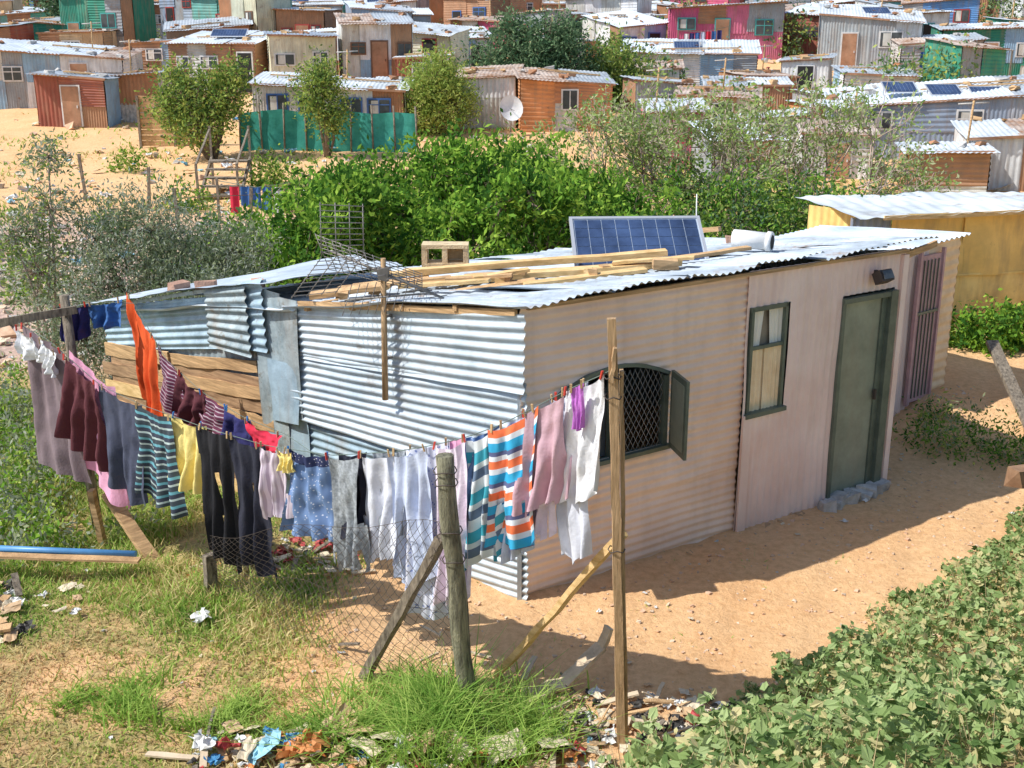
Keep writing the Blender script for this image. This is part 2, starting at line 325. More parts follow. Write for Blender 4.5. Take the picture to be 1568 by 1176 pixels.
mb.build('roof',[galvroof,galvroof2,M('roof_iron_pale',(.58,.65,.71),(.70,.76,.81),rough=.5,var=.1,scale=1.5,rust=.15,rustcol=(.3,.27,.24))],shk)
mb=MB()
mb.beam(Lw(.0,2.335,.06),Lw(.42,2.03,.06),.035,.05,0); mb.beam(Lw(.5,2.16,.05),Lw(1.0,1.47,.05),.03,.035,1)
mb.beam(W(.02,2.36,.05),W(4.35,2.36,.05),.03,.03,0)
mb.beam(W(4.3,2.28,.0),W(4.9,2.36,-.05),.03,.06,0)
for t in (.1,.2,.3,.4): mb.beam(Lw(t,rz(*Lw(t,0)[:2])-.03,.09),Lw(t,rz(*Lw(t,0)[:2])-.04,-.3),.04,.05,0)
mb.build('eave_timbers',[plank,galvold],shk)
# window 1
mb=MB()
def wb(s0,s1,z0,z1,o,th,mi): mb.box(W((s0+s1)/2,(z0+z1)/2,o),(abs(s1-s0),th,abs(z1-z0)),mi,rz=az)
for s,zt in ((.26,1.60),(.84,1.76),(1.40,1.62)): wb(s,s+.045,1.0,zt,.01,.06,0)
wb(.24,1.47,.985,1.02,.03,.08,0)
for k in range(10):
    s0=.26+k*.118; s1=s0+.118; z0=1.565+.215*math.sin(math.pi*(s0-.18)/1.42); z1=1.565+.215*math.sin(math.pi*(s1-.18)/1.42); mb.beam(W(s0,z0,.03),W(s1,z1,.03),.05,.03,0,seg=1,jit=0)
wb(.305,.84,1.02,1.60,-.03,.01,1)
wb(.56,.60,1.02,1.62,.0,.03,0)
for k in range(-10,16):
    for sg in (1,-1):
        s0=.9+k*.055
        pts=[]
        for j in range(15):
            zz=1.02+j*.05; s=s0+sg*j*.05*.6
            if .885<=s<=1.40: pts.append(W(s,zz,.02))
        if len(pts)>1: mb.tube(pts,.0026,2,4)
def shutter(s,ang,w,z0,z1):
    d=ud*math.cos(ang)+nn*math.sin(ang); c=C0+ud*s+nn*.05+d*w/2; a=math.atan2(d[1],d[0])
    mb.box((c[0],c[1],(z0+z1)/2),(w,.025,z1-z0),0,rz=a)
    mb.box((c[0],c[1],(z0+z1)/2),(w-.09,.032,z1-z0-.1),3,rz=a)
shutter(1.47,R(112),.36,1.0,1.66); shutter(.25,R(118),.30,.98,1.58)
mb.build('barred_window',[greenframe,glass,M('grille_metal',(.30,.30,.28),bump=0),greenpaint],shk)
# window 2
mb=MB()
for s in (2.36,2.77): wb(s,s+.03,1.10,2.05,.02,.04,0)
wb(2.35,2.80,2.02,2.06,.02,.04,0); wb(2.33,2.83,1.07,1.11,.03,.08,0); wb(2.39,2.77,1.675,1.705,.015,.03,0)
mb.corr(W(2.39,1.10,.002),W(2.575,1.10,.002),W(2.575,1.68,.002),W(2.39,1.68,.002),'u',.06,.007,1,dent=.004)
mb.corr(W(2.565,1.10,.006),W(2.77,1.10,.006),W(2.77,1.68,.006),W(2.565,1.68,.006),'u',.05,.006,1,dent=.004)
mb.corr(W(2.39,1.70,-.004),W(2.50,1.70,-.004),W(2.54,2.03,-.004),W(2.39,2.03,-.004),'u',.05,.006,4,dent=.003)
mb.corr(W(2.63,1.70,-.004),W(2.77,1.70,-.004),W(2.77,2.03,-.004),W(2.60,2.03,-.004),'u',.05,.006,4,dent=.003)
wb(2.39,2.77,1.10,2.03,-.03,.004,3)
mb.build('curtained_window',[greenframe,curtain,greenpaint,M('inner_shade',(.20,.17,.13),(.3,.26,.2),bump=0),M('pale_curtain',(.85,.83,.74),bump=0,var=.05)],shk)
mb=MB()
wb(3.53,4.14,.03,1.95,.0,.035,0); wb(3.49,3.53,.0,2.0,.03,.07,1); wb(4.14,4.24,.0,2.0,.045,.07,1); wb(3.49,4.24,1.95,1.995,.04,.07,1)
wb(4.07,4.14,.03,1.95,.025,.02,1)
wb(4.05,4.07,.95,1.05,.05,.03,2)
mb.build('door',[greenpaint,greenframe,wire],shk)
mb=MB()
for k in range(9): mb.box(W(3.42+k*.1,.02,.08+rng.uniform(0,.06)),(.16,.14,.13),0,rz=rng.uniform(0,3),jit=.03)
for k in range(24): mb.box(W(rng.uniform(.3,4.3),-.03,.06+rng.uniform(0,.06)),(rng.uniform(.04,.12),.06,.05),1,rz=rng.uniform(0,3),jit=.02)
mb.build('concrete_footing',[concrete,M('earth_clod',(.5,.32,.18),rough=1)],shk)
mb=MB()
mb.box(W(3.92,2.17,.13),(.16,.10,.11),0,rz=az,rx=R(-30),jit=.003); mb.box(W(3.92,2.20,.185),(.13,.01,.08),1,rz=az,rx=R(-30)); mb.beam(W(3.92,2.2,.02),W(3.92,2.2,.1),.03,.03,0)
mb.build('floodlight',[wire,glass],shk)
# rear wing
wing=empty('rear_lean_to')
mb=MB(); wcream=M('wing_cream',(.84,.60,.35),(.92,.70,.45),rough=.7,var=.08); wpur=M('wing_purple',(.48,.29,.30),(.58,.37,.38),rough=.6,var=.1)
p0=np.array((3.85,12.0)); p1=np.array((5.15,13.05)); dd=(p1-p0)/np.linalg.norm(p1-p0)
def Wg(s,z,o=0): q=p0+dd*s+np.array((dd[1],-dd[0]))*o; return (q[0],q[1],z)
mb.corr(Wg(0,.1),Wg(1.05,.1),Wg(1.05,2.02),Wg(0,2.0),'u',.09,.01,0); mb.corr(Wg(1.05,.1),Wg(1.67,.1),Wg(1.67,2.1),Wg(1.05,2.05),'v',.11,.008,1)
mb.corr(Wg(1.67,.1),Wg(1.67,.1,-2),Wg(1.67,1.9,-2),Wg(1.67,2.1),'u',.09,.01,1)
a2=math.atan2(dd[1],dd[0])
mb.box(Wg(1.02,1.1,.04),(.44,.03,1.7),2,rz=a2); 
for s in (.79,1.25): mb.box(Wg(s,1.12,.06),(.035,.04,1.78),2,rz=a2)
for k in range(5): mb.box(Wg(.88+k*.07,1.1,.065),(.010,.012,1.6),3,rz=a2)
mb.box(Wg(1.02,1.3,.07),(.42,.014,.03),3,rz=a2)
mb.corr(Wg(-.2,2.02,.05),Wg(1.75,2.12,.08),Wg(1.75,1.95,-2),Wg(-.2,1.85,-2),'u',.1,.012,4)
mb.build('walls_and_door',[pinkwall2,wcream,wpur,greenframe,galvroof],wing)
# ---------------- roof things
def solar(name,c,w,h,tilt,rzz,parent=None,legs=True):
    e=empty(name,c,rzz); mb=MB()
    fr=M('aluminium',(.75,.76,.78),rough=.35,metal=.6,bump=0,var=.05); cell=M('solar_cell',(.03,.05,.11),(.05,.085,.18),rough=.15,var=.2,scale=3,bump=0); 
    backs=M('cell_backing',(.35,.42,.52),rough=.3,bump=0,var=.05)
    T=np.array(Matrix.Rotation(tilt,3,'X'))
    def pb(cx,cy,sx,sy,sz,z,mi): 
        q=T@np.array((cx,cy+h/2,z)); mb.box(q,(sx,sy,sz),mi,rx=tilt)
    pb(0,0,w-.04,h-.04,.01,0,2)
    pb(0,-h/2+.015,w,.03,.035,0,0); pb(0,h/2-.015,w,.03,.035,0,0); pb(-w/2+.015,0,.03,h-.06,.035,0,0); pb(w/2-.015,0,.03,h-.06,.035,0,0)
    nx=max(4,int(w/.13)); ny=max(3,int(h/.13)); cw=(w-.08)/nx; ch=(h-.08)/ny
    for i in range(nx):
        for j in range(ny): pb(-w/2+.04+cw*(i+.5),-h/2+.04+ch*(j+.5),cw-.008,ch-.008,.006,.007,1)
    if legs:
        for sx in (-w*.4,w*.4):
            q=T@np.array((sx,h*.92,0)); mb.beam(q,(q[0],q[1],-.12),.03,.03,0)
    mb.build('panel',[fr,cell,backs],e); return e
solar('solar_panel',(1.22,10.35,2.15),1.27,.84,R(32),R(3))
mb=MB()
mb.beam((-1.0,9.85,2.19),(1.30,10.0,2.34),.17,.045,0,seg=8); mb.beam((-.95,10.1,2.25),(1.40,10.25,2.40),.12,.05,0,seg=8); mb.beam((-1.0,10.35,2.2),(.6,10.4,2.30),.14,.03,1,seg=8)
mb.beam((-.55,9.55,2.17),(.2,9.62,2.27),.14,.03,1); mb.beam((.1,9.5,2.26),(1.15,9.70,2.35),.12,.03,0)
mb.beam((-1.75,9.7,2.12),(-1.1,9.75,2.2),.18,.04,1); mb.beam((-1.2,10.6,2.13),(-.5,10.6,2.17),.12,.04,0)
mb.beam((1.45,10.15,2.36),(2.2,10.5,2.40),.08,.03,1); mb.box((1.33,9.8,2.38),(.22,.09,.08),1,rz=.1,jit=.01)
mb.beam((2.3,12.6,2.24),(1.2,13.6,1.98),.06,.05,1)
for k in range(18): 
    x=rng.uniform(-1.5,1.6); y=rng.uniform(9.5,10.2); mb.box((x,y,rz(x,y)+.06),(rng.uniform(.06,.16),.07,.05),int(rng.integers(2)),rz=rng.uniform(0,3),jit=.012)
for k in range(8):
    x=rng.uniform(-1.8,1.0); y=rng.uniform(9.4,10.1); a=rng.uniform(-.3,.2); L=rng.uniform(.3,.8); mb.beam((x,y,rz(x,y)+.10),(x+L*math.cos(a),y+L*math.sin(a),rz(x+L,y)+.11),.09,.025,int(rng.integers(2)))
mb.build('roof_timber_planks',[plankY,plank])
mb=MB()
for dx in (-.19,0,.19): mb.box((-.62+dx,10.55,2.33),(.05,.2,.2),0,rz=.0,jit=.003)
for dz in (-.085,.085): mb.box((-.62,10.549,2.33+dz),(.43,.205,.035),0,jit=.002)
mb.box((-.53,10.62,2.33),(.15,.02,.12),0)
mb.build('hollow_concrete_block',[M('sandy_block',(.6,.46,.28),(.7,.56,.36),rough=.95,bump=.5,scale=10)])
mb=MB()
pp=[np.array((2.10,10.78,2.44)),np.array((2.42,10.62,2.43))]
mb.tube([pp[0],pp[0]+(.1,-.05,0),pp[1]],[.085,.085,.085],0,8); mb.tube([pp[1]-(.03,-.015,0),pp[1]+(.012,-.006,0)],[.1,.1],0,8); mb.tube([pp[1]+(.013,-.007,0),pp[1]+(.015,-.008,0)],.07,1,8)
mb.build('plastic_pipe',[whitep,dark])
mb=MB(); 
for k in range(4): 
    x,y=[(-3.0,11.0),(-3.35,11.3),(-2.4,10.6),(2.4,12.2)][k]; mb.box((x,y,rz(x,y)+(.17 if x<0 else .06)),(.2,.10,.08),0,rz=k,jit=.012)
mb.build('roof_bricks',[M('brick',(.42,.24,.17),(.55,.34,.25),rough=.95,bump=.5)])
# TV antenna
ant=empty('television_antenna'); mb=MB()
pb=np.array(Lw(.228,1.40,.13)); pt=np.array((pb[0]+.02,pb[1]+.0,2.58))
mb.tube([pb,pt],[.026,.022],1,8)
for z in (1.75,2.1): mb.beam(Lw(.228,z,.03),(pb[0],pb[1],z),.03,.02,0)
bd=np.array((.85,-.35,-.28)); bd/=np.linalg.norm(bd); el=np.array((.35,.85,-.15)); el-=bd*el.dot(bd); el/=np.linalg.norm(el); upv=np.cross(bd,el)
c=pt+np.array((0,0,-.12))
mb.tube([c-bd*.5,c+bd*.55],.011,0,6)
for k in range(12):
    q=c+bd*(-.35+k*.078); mb.tube([q-el*.17,q+el*.17],.004,0,4)
for sg in (1,-1):
    dirr=(-bd*.35+upv*sg*.95); 
    for k in range(9):
        q=c-bd*.38+dirr*(.04+k*.045); mb.tube([q-el*.38,q+el*.38],.0035,0,4)
    for e_ in (-.36,-.12,.12,.36): mb.tube([c-bd*.38+el*e_,c-bd*.38+dirr*.42+el*e_],.004,0,4)
g0=pt+np.array((-.44,.05,-.10))
for k in range(9): mb.tube([g0+np.array((-.012*k,0,k*.035)),g0+np.array((.75,-.1,-.16+k*.018))],.003,0,4)
for k in range(14): 
    a=k/13; q=g0+a*np.array((.75,-.1,-.16)); mb.tube([q,q+np.array((-.10*(1-a),0,.29-.14*a))],.003,0,4)
b2=np.array((.9,-.1,.1)); e2=np.array((.2,.5,.7))
for k in range(9): q=c+np.array((-.3,0,-.22))+b2*(k*.075); mb.tube([q-e2*.16,q+e2*.16],.0035,0,4)
mb.tube([c+np.array((-.32,0,-.22)),c+np.array((.35,-.07,-.15))],.008,0,4)
mb.box(c+np.array((.0,-.03,0)),(.09,.07,.1),0,jit=.01)
mb.build('mast_and_elements',[wire2,plankP],ant)
mb=MB(); mb.tube([(1.95,12.0,2.0),(1.93,12.0,2.70)],[.008,.006],0,6); mb.build('vent_mast',[whitep])
# ------------------------------------------------------------------ posts
def single(name,fn,mats):
    mb=MB(); fn(mb); return mb.build(name,mats)
def post_f(mb):
    pts=[];rad=[]
    for i in range(12):
        t=i/11; p=np.array((-.28,6.6,-.1))*(1-t)+np.array((-.42,6.6,1.80))*t; pts.append(p+np.array((.006*math.sin(i*1.3),.004*math.cos(i),0))); rad.append(.062+.004*math.sin(i*1.7)-.005*t)
    mb.tube(pts,rad,0,8)
    for z in (1.1,1.3,1.62,1.7): mb.tube([(-.42+ .072*math.cos(a)+.0737*(1.8-z),6.6+.072*math.sin(a),z+.01*math.sin(3*a)) for a in np.linspace(0,6.28,11)],.004,1,4)
single('mossy_fence_post',post_f,[mossy,wire])
single('weathered_brace',lambda m:m.beam((-1.02,7.0,.02),(-.44,6.68,1.22),.10,.055,0,seg=8,jit=.006),[plankD])
single('timber_brace',lambda m:m.beam((-.10,7.02,.02),(.66,6.27,1.42),.075,.04,0,seg=8,jit=.006),[plankY])
def pole(mb):
    mb.beam((.69,6.19,-.1),(.555,6.20,2.76),.05,.04,0,seg=14,jit=.004); mb.beam((.715,6.235,.0),(.62,6.24,2.45),.022,.05,0,seg=12,jit=.004)
    for z in (1.35,2.3,2.42): mb.tube([(.685-.048*z+.05*math.cos(a),6.21+.05*math.sin(a),z+.01*math.sin(3*a)) for a in np.linspace(0,6.28,9)],.004,1,4)
    mb.beam((.56,6.17,2.40),(.575,6.17,2.6),.05,.02,0)
single('washing_line_pole',pole,[plankP,wire])
def branch(mb):
    P=[(.02,6.62,.04),(.18,6.66,.07),(.34,6.78,.10),(.48,6.9,.14),(.62,6.98,.26),(.66,7.0,.4)]
    mb.beam(P[0],P[2],.12,.03,0,seg=5,jit=.01); mb.beam(P[2],P[4],.10,.03,0,seg=5,jit=.01); mb.beam(P[4],P[5],.08,.03,0,seg=3,jit=.008)
single('broken_board',branch,[M('bleached_wood',(.50,.38,.25),(.66,.52,.36),rough=.9,bump=.4)])
single('washing_line_post',lambda m:(m.tube([(-3.92,10.0,-.4),(-3.98,10.0,.8),(-4.02,10.05,2.05)],[.055,.05,.045],0,8),m.beam((-5.6,9.6,1.70),(-3.9,10.0,1.93),.03,.07,0,seg=8)),[plankD])
single('wooden_stake',lambda m:m.beam((-2.42,8.3,-.15),(-2.40,8.28,.34),.09,.06,0),[plankD])
single('wooden_stake',lambda m:m.beam((-3.72,9.6,-.4),(-3.8,9.6,.35),.09,.05,0),[plank])
single('leaning_plank',lambda m:m.beam((-3.05,9.1,-.25),(-3.65,9.6,.32),.12,.04,0),[plank])
single('leaning_plank',lambda m:m.beam((5.65,11.6,.1),(5.55,12.8,.9),.14,.04,0),[plankD])
def net(mb):
    a=np.array((-.36,6.62,0)); b_=np.array((-2.40,8.28,0)); L=np.linalg.norm(b_-a); H=1.35; cs=.085
    def P(s,h):
        t=s/L; top=1-.55*t
        q=a+(b_-a)*t; q=q+np.array((.05*math.sin(h*4+s*3),.05*math.cos(h*3+s*2),0)); return (q[0],q[1],.0+h*top+.03*math.sin(s*5)-.1*t)
    for sg in (1,-1):
        k=-H
        while k<L+H:
            pts=[]
            for j in range(0,25):
                h=j/24*H; s=k+sg*(h-H/2)*.9
                if 0<=s<=L: pts.append(P(s+.012*math.sin(j*2.1+k*9),h))
            if len(pts)>1: mb.tube(pts,.0018,0,3)
            k+=cs
    for h in (0,.7,1.35): mb.tube([P(L*i/12,h) for i in range(13)],.002,0,3)
single('wire_netting_fence',net,[wire])
# ------------------------------------------------------------------ washing lines
lt=[-.08,0,.042,.119,.215,.354,.474,.594,.7025,.763,.8105,.856,.904,.942,.986,1.0]
lz=[1.86,1.77,1.67,1.49,1.42,1.38,1.38,1.45,1.61,1.73,1.84,1.97,2.14,2.28,2.42,2.47]
def LP(t): return np.array((-3.97+4.55*t,9.5-3.3*t,np.interp(t,lt,lz)))
BL=np.array([(-3.45,10.2,1.94),(-3.08,9.8,1.52),(-2.67,9.4,1.34),(-2.2,8.85,1.30),(-1.74,8.3,1.34)])
def BP(t):
    q=t*4; i=min(3,int(max(0,q))); return BL[i]+(BL[i+1]-BL[i])*(q-i)
single('washing_line',lambda m:(m.tube([LP(t) for t in np.linspace(-.08,1,60)],.003,0,4),m.tube([(-4.0,10.05,2.0)]+[BP(t) for t in np.linspace(0,1,24)]+[LP(.56)],.003,0,4)),[rope])
gseed=[0]
peg=M('peg_wood',(.55,.38,.2),rough=.8); pegc=[peg,peg,peg,M('peg_blue',(.05,.2,.5),rough=.4,bump=0),M('peg_red',(.6,.06,.04),rough=.4,bump=0)]
def garment(name,P,t0,t1,length,kind,mat,off=0,band=None,pegs=True):
    gseed[0]+=1; sd=gseed[0]*13.7
    nu,nv=36,40
    a=P(t0);b_=P(t1); d=(b_-a); d[2]=0; Wd=np.linalg.norm(d); dh=d/Wd; nrm=np.array((dh[1],-dh[0],0)); 
    if nrm[1]>0: nrm=-nrm
    nf=random.choice([2,2.5,3,3.5]); V=np.zeros((nv+1,nu+1,3)); uvs=np.zeros((nv+1,nu+1,2)); lean=random.uniform(-.05,.05); tw=random.uniform(-.08,.08)
    asym=random.uniform(-.07,.07); small=min(1,Wd/.28)
    for j in range(nv+1):
        v=j/nv
        for i in range(nu+1):
            u=i/nu*2-1
            k={'rect':1.04,'skirt':.92+.26*v,'trousers':1.02,'shirt':1.12}[kind]
            k*= (1-.10*math.sin(v*3.1)*(.5+.5*math.sin(sd)))
            uu=.5+.5*u*k
            tt=t0+(t1-t0)*uu; p=P(min(max(tt,t0-.03),t1+.03)); top=p[2]-.035*(1-u*u)*(1+.4*math.sin(sd*3))*small
            s1=math.sin(u*math.pi*nf+sd+v*1.1+.5*math.sin(v*4+sd)); s1=math.copysign(abs(s1)**.7,s1)
            fold=s1*.030*(.2+v)+.03*noise.noise(Vector((u*2+sd,v*3,sd)))+.014*math.sin(u*11+sd*2+v*4)*(.3+v)+.012*noise.noise(Vector((u*6+sd,v*8,sd)))
            fold=(fold+tw*u*v)*small
            z=top-(length*(1+asym*u+.06*noise.noise(Vector((u*2.2+sd,3.3,1)))))*v
            q=np.array((p[0],p[1],z))+nrm*(fold+off)+dh*(lean*v+.03*noise.noise(Vector((v*2+sd,u,5)))-s1*.008*v)*small
            V[j,i]=q; uvs[j,i]=(u*Wd/2,v*length)
    Fs=[]
    for j in range(nv):
        v=(j+.5)/nv
        for i in range(nu):
            u=(i+.5)/nu*2-1; au=abs(u); keep=True
            if kind=='trousers': keep=(v<.3 or au>.04+.12*(v-.3)) and au<1-.12*v
            if kind=='shirt':
                body=au<.72 and (v<.93 or au>.2); sl=au>=.5 and v>.5+(au-.5)*.25 and v<1-.1*math.sin(sd+u)
                keep=(body and v<.9+.1*au) or sl
                if au>.66 and au<.71 and v>.80: keep=False
            if keep: Fs.append((j*(nu+1)+i,j*(nu+1)+i+1,(j+1)*(nu+1)+i+1,(j+1)*(nu+1)+i))
    Fs=np.array(Fs); mi=np.zeros(len(Fs),int); mats=[mat]
    if band: mats.append(band); mi=(Fs[:,0]//(nu+1)<5).astype(int)
    ob=fast(name,V.reshape(-1,3),Fs,mats,mi,smooth=True)
    uvl=ob.data.uv_layers.new(name='UVMap'); ll=np.zeros(len(ob.data.loops),np.int32); ob.data.loops.foreach_get('vertex_index',ll)
    uvl.data.foreach_set('uv',uvs.reshape(-1,2)[ll].astype(np.float32).ravel())
    if pegs:
        mp=MB()
        for tt in (t0+(t1-t0)*.08,t1-(t1-t0)*.08):
            p=P(tt); mp.box(p+nrm*(.012+off)+np.array((0,0,.0)),(.009,.014,.055),0,rz=sd,ry=random.uniform(-.3,.3)); 
        mp.build('pegs',[random.choice(pegc)],ob)
    return ob
def fab(n,c,v=.12,s=9): return M('fabric_'+n,c,rough=.95,var=v,scale=s,bump=.2,bscale=60)
f_gb=fab('greybrown',(.24,.18,.20)); f_wh=fab('white',(.76,.77,.80),.06); f_mar=fab('maroon',(.12,.03,.04)); f_pk=fab('pink',(.85,.42,.60),.08)
f_sl=fab('slate',(.07,.08,.13)); f_ye=fab('yellow',(.85,.70,.25),.08); f_bk=fab('black',(.014,.014,.019)); f_bk2=fab('navyblack',(.02,.022,.04))
f_mv=fab('mauve',(.55,.36,.42),.08); f_gm=fab('grey_marl',(.30,.33,.36),.45,34); f_wg=fab('pale_grey',(.68,.71,.80),.12,6); f_pb=fab('pale_blue',(.56,.63,.80),.12,6)
f_pw=fab('pinkish',(.78,.68,.80),.12,12); f_or=fab('orange',(.80,.11,.02),.08); f_pu=fab('purple',(.50,.16,.56)); f_rd=fab('red',(.68,.03,.07)); f_nv=fab('navy',(.03,.03,.14))
s_teal=stripes('fabric_teal_stripe',[(.35,(.05,.07,.09)),(.2,(.14,.38,.46)),(.3,(.04,.05,.08)),(.15,(.45,.55,.55))],.11)
s_ob=stripes('fabric_orange_blue_stripe',[(.25,(.85,.19,.07)),(.17,(.68,.74,.8)),(.28,(.03,.38,.66)),(.14,(.10,.12,.25)),(.16,(.68,.74,.8))],.22)
s_mau=stripes('fabric_mauve_stripe',[(.5,(.46,.38,.46)),(.5,(.68,.60,.68))],.025,'X')
s_pl=stripes('fabric_plaid',[(.3,(.72,.78,.82)),(.3,(.05,.38,.50)),(.15,(.66,.75,.78)),(.25,(.12,.18,.28))],.26)
s_mw=stripes('fabric_maroon_white',[(.7,(.14,.03,.07)),(.3,(.5,.4,.45))],.035)
d_po=dots('fabric_polka',(.16,.26,.48),(.65,.7,.8),42,.22); d_nv=dots('fabric_navy_dots',(.02,.03,.10),(.5,.5,.6),45,.22)
d_w=dots('fabric_white_pattern',(.70,.73,.84),(.25,.32,.62),38,.25)
g=garment
g('hanging_trousers',LP,-.078,.035,1.22,'skirt',f_gb); g('white_cloth',LP,-.07,-.025,.22,'rect',f_wh,.06); g('white_cloth',LP,-.01,.03,.20,'rect',f_wh,.06)
g('hanging_skirt',LP,.035,.118,.76,'skirt',f_mar,.02); g('hanging_towel',LP,.025,.14,1.05,'skirt',f_pk,-.06,pegs=False)
g('hanging_trousers',LP,.118,.215,.88,'rect',f_sl); g('striped_dress',LP,.205,.29,.80,'skirt',s_teal,.03); g('hanging_shirt',LP,.275,.345,.56,'rect',f_ye,-.03)
g('hanging_trousers',LP,.338,.405,1.07,'trousers',f_bk); g('hanging_trousers',LP,.402,.472,1.02,'trousers',f_bk2)
g('hanging_shirt',LP,.458,.522,.55,'shirt',s_mau,.03); g('polka_dot_skirt',LP,.512,.595,.64,'skirt',d_po,0,d_nv); g('hooded_top',LP,.585,.652,.88,'shirt',f_gm,.02)
g('hooded_top',LP,.60,.645,.60,'rect',f_bk2,-.04,pegs=False)
g('hanging_shirt',LP,.640,.705,.80,'shirt',f_wg); g('hanging_shirt',LP,.655,.71,.62,'rect',f_gm,-.05,pegs=False); g('hanging_dress',LP,.69,.755,.90,'skirt',f_pb,.02); g('hanging_dress',LP,.715,.78,1.24,'rect',d_w,-.04)
g('hanging_dress',LP,.762,.815,1.08,'skirt',f_pw,.02); g('hanging_dress',LP,.772,.80,1.2,'rect',f_pk,-.05,pegs=False); g('plaid_shirt',LP,.800,.864,.90,'shirt',s_pl); g('hanging_shirt',LP,.80,.85,.66,'rect',d_po,-.05,pegs=False)
g('striped_shirt',LP,.845,.910,.82,'rect',s_ob,.03); g('hanging_shirt',LP,.86,.90,.92,'rect',f_pb,-.04,pegs=False)
g('hanging_shirt',LP,.890,.948,.68,'shirt',f_mv,.04); g('hanging_shirt',LP,.88,.93,.88,'shirt',f_pw,-.04); g('hanging_shirt',LP,.938,.99,.72,'skirt',f_wh)
g('white_cloth',LP,.915,.962,1.05,'rect',f_wg,-.06); g('purple_cloth',LP,.955,.970,.26,'rect',f_pu,.06)
g('orange_trousers',BP,-.05,.16,.98,'rect',f_or); g('hanging_shirt',BP,.17,.36,.52,'skirt',s_mw); g('hanging_shirt',BP,.34,.52,.38,'rect',f_mar); g('hanging_shirt',BP,.48,.68,.38,'shirt',s_mw)
g('hanging_shirt',BP,.64,.80,.32,'rect',f_nv); g('red_shirt',BP,.78,1.0,.26,'rect',f_rd,.03); g('yellow_cloth',LP,.508,.532,.14,'rect',f_ye,.06)
def PP(t): return np.array((-4.1+.5*t,10.1+.05*t,1.93+.05*t))
g('hanging_shirt',PP,.0,.5,.3,'rect',f_nv); g('hanging_shirt',PP,.5,1.1,.22,'rect',fab('blue',(.05,.15,.4)))

# ------------------------------------------------------------------ foliage
def leafV(P,L,Wd,up=.3,dirs=None):
    n=len(P); d=rng.normal(size=(n,3)); d[:,2]+=up; d/=np.linalg.norm(d,axis=1)[:,None]
    s=np.cross(d,rng.normal(size=(n,3))); s/=np.linalg.norm(s,axis=1)[:,None]
    l=(L*rng.uniform(.6,1.3,n))[:,None]; ww=(Wd*rng.uniform(.7,1.2,n))[:,None]
    V=np.stack([P,P+d*l*.45+s*ww,P+d*l,P+d*l*.5-s*ww],1); return V
def foliage(name,blobs,ncl,per,L,Wd,mats,base=None,spread=.16,trunk=.08,parent=None,bk=None,up=.3,shell=.5):
    bl=np.array(blobs,float); 
    wts=bl[:,3]**2; wts/=wts.sum(); bi=rng.choice(len(bl),ncl,p=wts); d=rng.normal(size=(ncl,3)); d/=np.linalg.norm(d,axis=1)[:,None]
    rr=bl[bi,3]*(shell+(1.08-shell)*rng.random(ncl)**.6)
    lum=np.array([noise.noise(Vector(q*1.9)+Vector(b[:3])) for q,b in zip(d,bl[bi])]); rr*=1+.5*lum
    c=bl[bi,:3]+d*rr[:,None]
    c[:,2]=np.maximum(c[:,2],gz(c[:,0],c[:,1])+.03)
    P=np.repeat(c,per,0)+rng.normal(size=(ncl*per,3))*spread*np.repeat(rng.uniform(.5,1.5,ncl),per)[:,None]
    V=leafV(P,L,Wd,up); F=np.arange(len(P)*4).reshape(-1,4)
    cm=rng.integers(0,len(mats),ncl); mi=np.repeat(cm,per); sw=rng.random(len(mi))<.25; mi[sw]=rng.integers(0,len(mats),sw.sum())
    e=empty(name)
    o=fast('foliage',V,F,mats,mi,e)
    mb=MB()
    if base is not None:
        base=np.array(base,float)
        for b in bl:
            cc=b[:3]; mid=(base+cc)/2+rng.normal(size=3)*.12*b[3]; mb.tube([base,mid,cc],[trunk*.8,trunk*.5,trunk*.25],0,6)
        for k in rng.choice(ncl,min(ncl,60*len(bl)//2+20),replace=False):
            b=bl[bi[k]]; mb.tube([b[:3],(b[:3]+c[k])/2+rng.normal(size=3)*.05,c[k]],[trunk*.22,trunk*.14,trunk*.06],0,4)
        mb.build('trunk_and_limbs',[bk or bark],e)
    return e
LG=[leafmat('leaf_bright',(.24,.43,.05),(.42,.60,.10)),leafmat('leaf_mid',(.14,.30,.04),(.22,.41,.06)),leafmat('leaf_dark',(.045,.13,.025),(.10,.22,.04))]
LO=[leafmat('leaf_olive',(.26,.31,.17),(.40,.44,.26)),leafmat('leaf_olive_grey',(.33,.38,.30),(.50,.53,.43)),leafmat('leaf_olive_dark',(.13,.18,.09),(.22,.28,.15))]
LY=[leafmat('leaf_yellowgreen',(.32,.41,.09),(.50,.55,.16)),leafmat('leaf_fresh',(.22,.34,.07),(.35,.46,.12)),leafmat('leaf_deep',(.09,.18,.05),(.17,.27,.08))]
LD_=[leafmat('leaf_pine',(.10,.19,.10),(.18,.28,.15)),leafmat('leaf_pine_dark',(.05,.12,.06),(.11,.18,.09)),leafmat('leaf_pine_light',(.20,.31,.16),(.30,.41,.22))]
LP_=[leafmat('leaf_pale',(.42,.48,.24),(.58,.62,.36)),leafmat('leaf_pale_green',(.26,.37,.12),(.40,.52,.20))]
rb_=random.Random(3)
thick=[(-4.0,17.6,.8,.9),(-3.2,18.3,1.15,.95),(-2.3,18.8,1.35,.95),(-1.3,19.2,1.75,.9),(-.6,19.3,1.85,.9),(.3,19,1.6,.95),(1.1,18.6,1.3,.95),(1.9,18,1.0,.9),(-3.2,17,.6,.9),(-2,17,.8,.9),(-.8,17,1.0,.85),(.5,17,1.0,.85),(-4.6,17,.5,.75),(1.6,16.8,.9,.7),(2.6,17.2,.8,.7)]
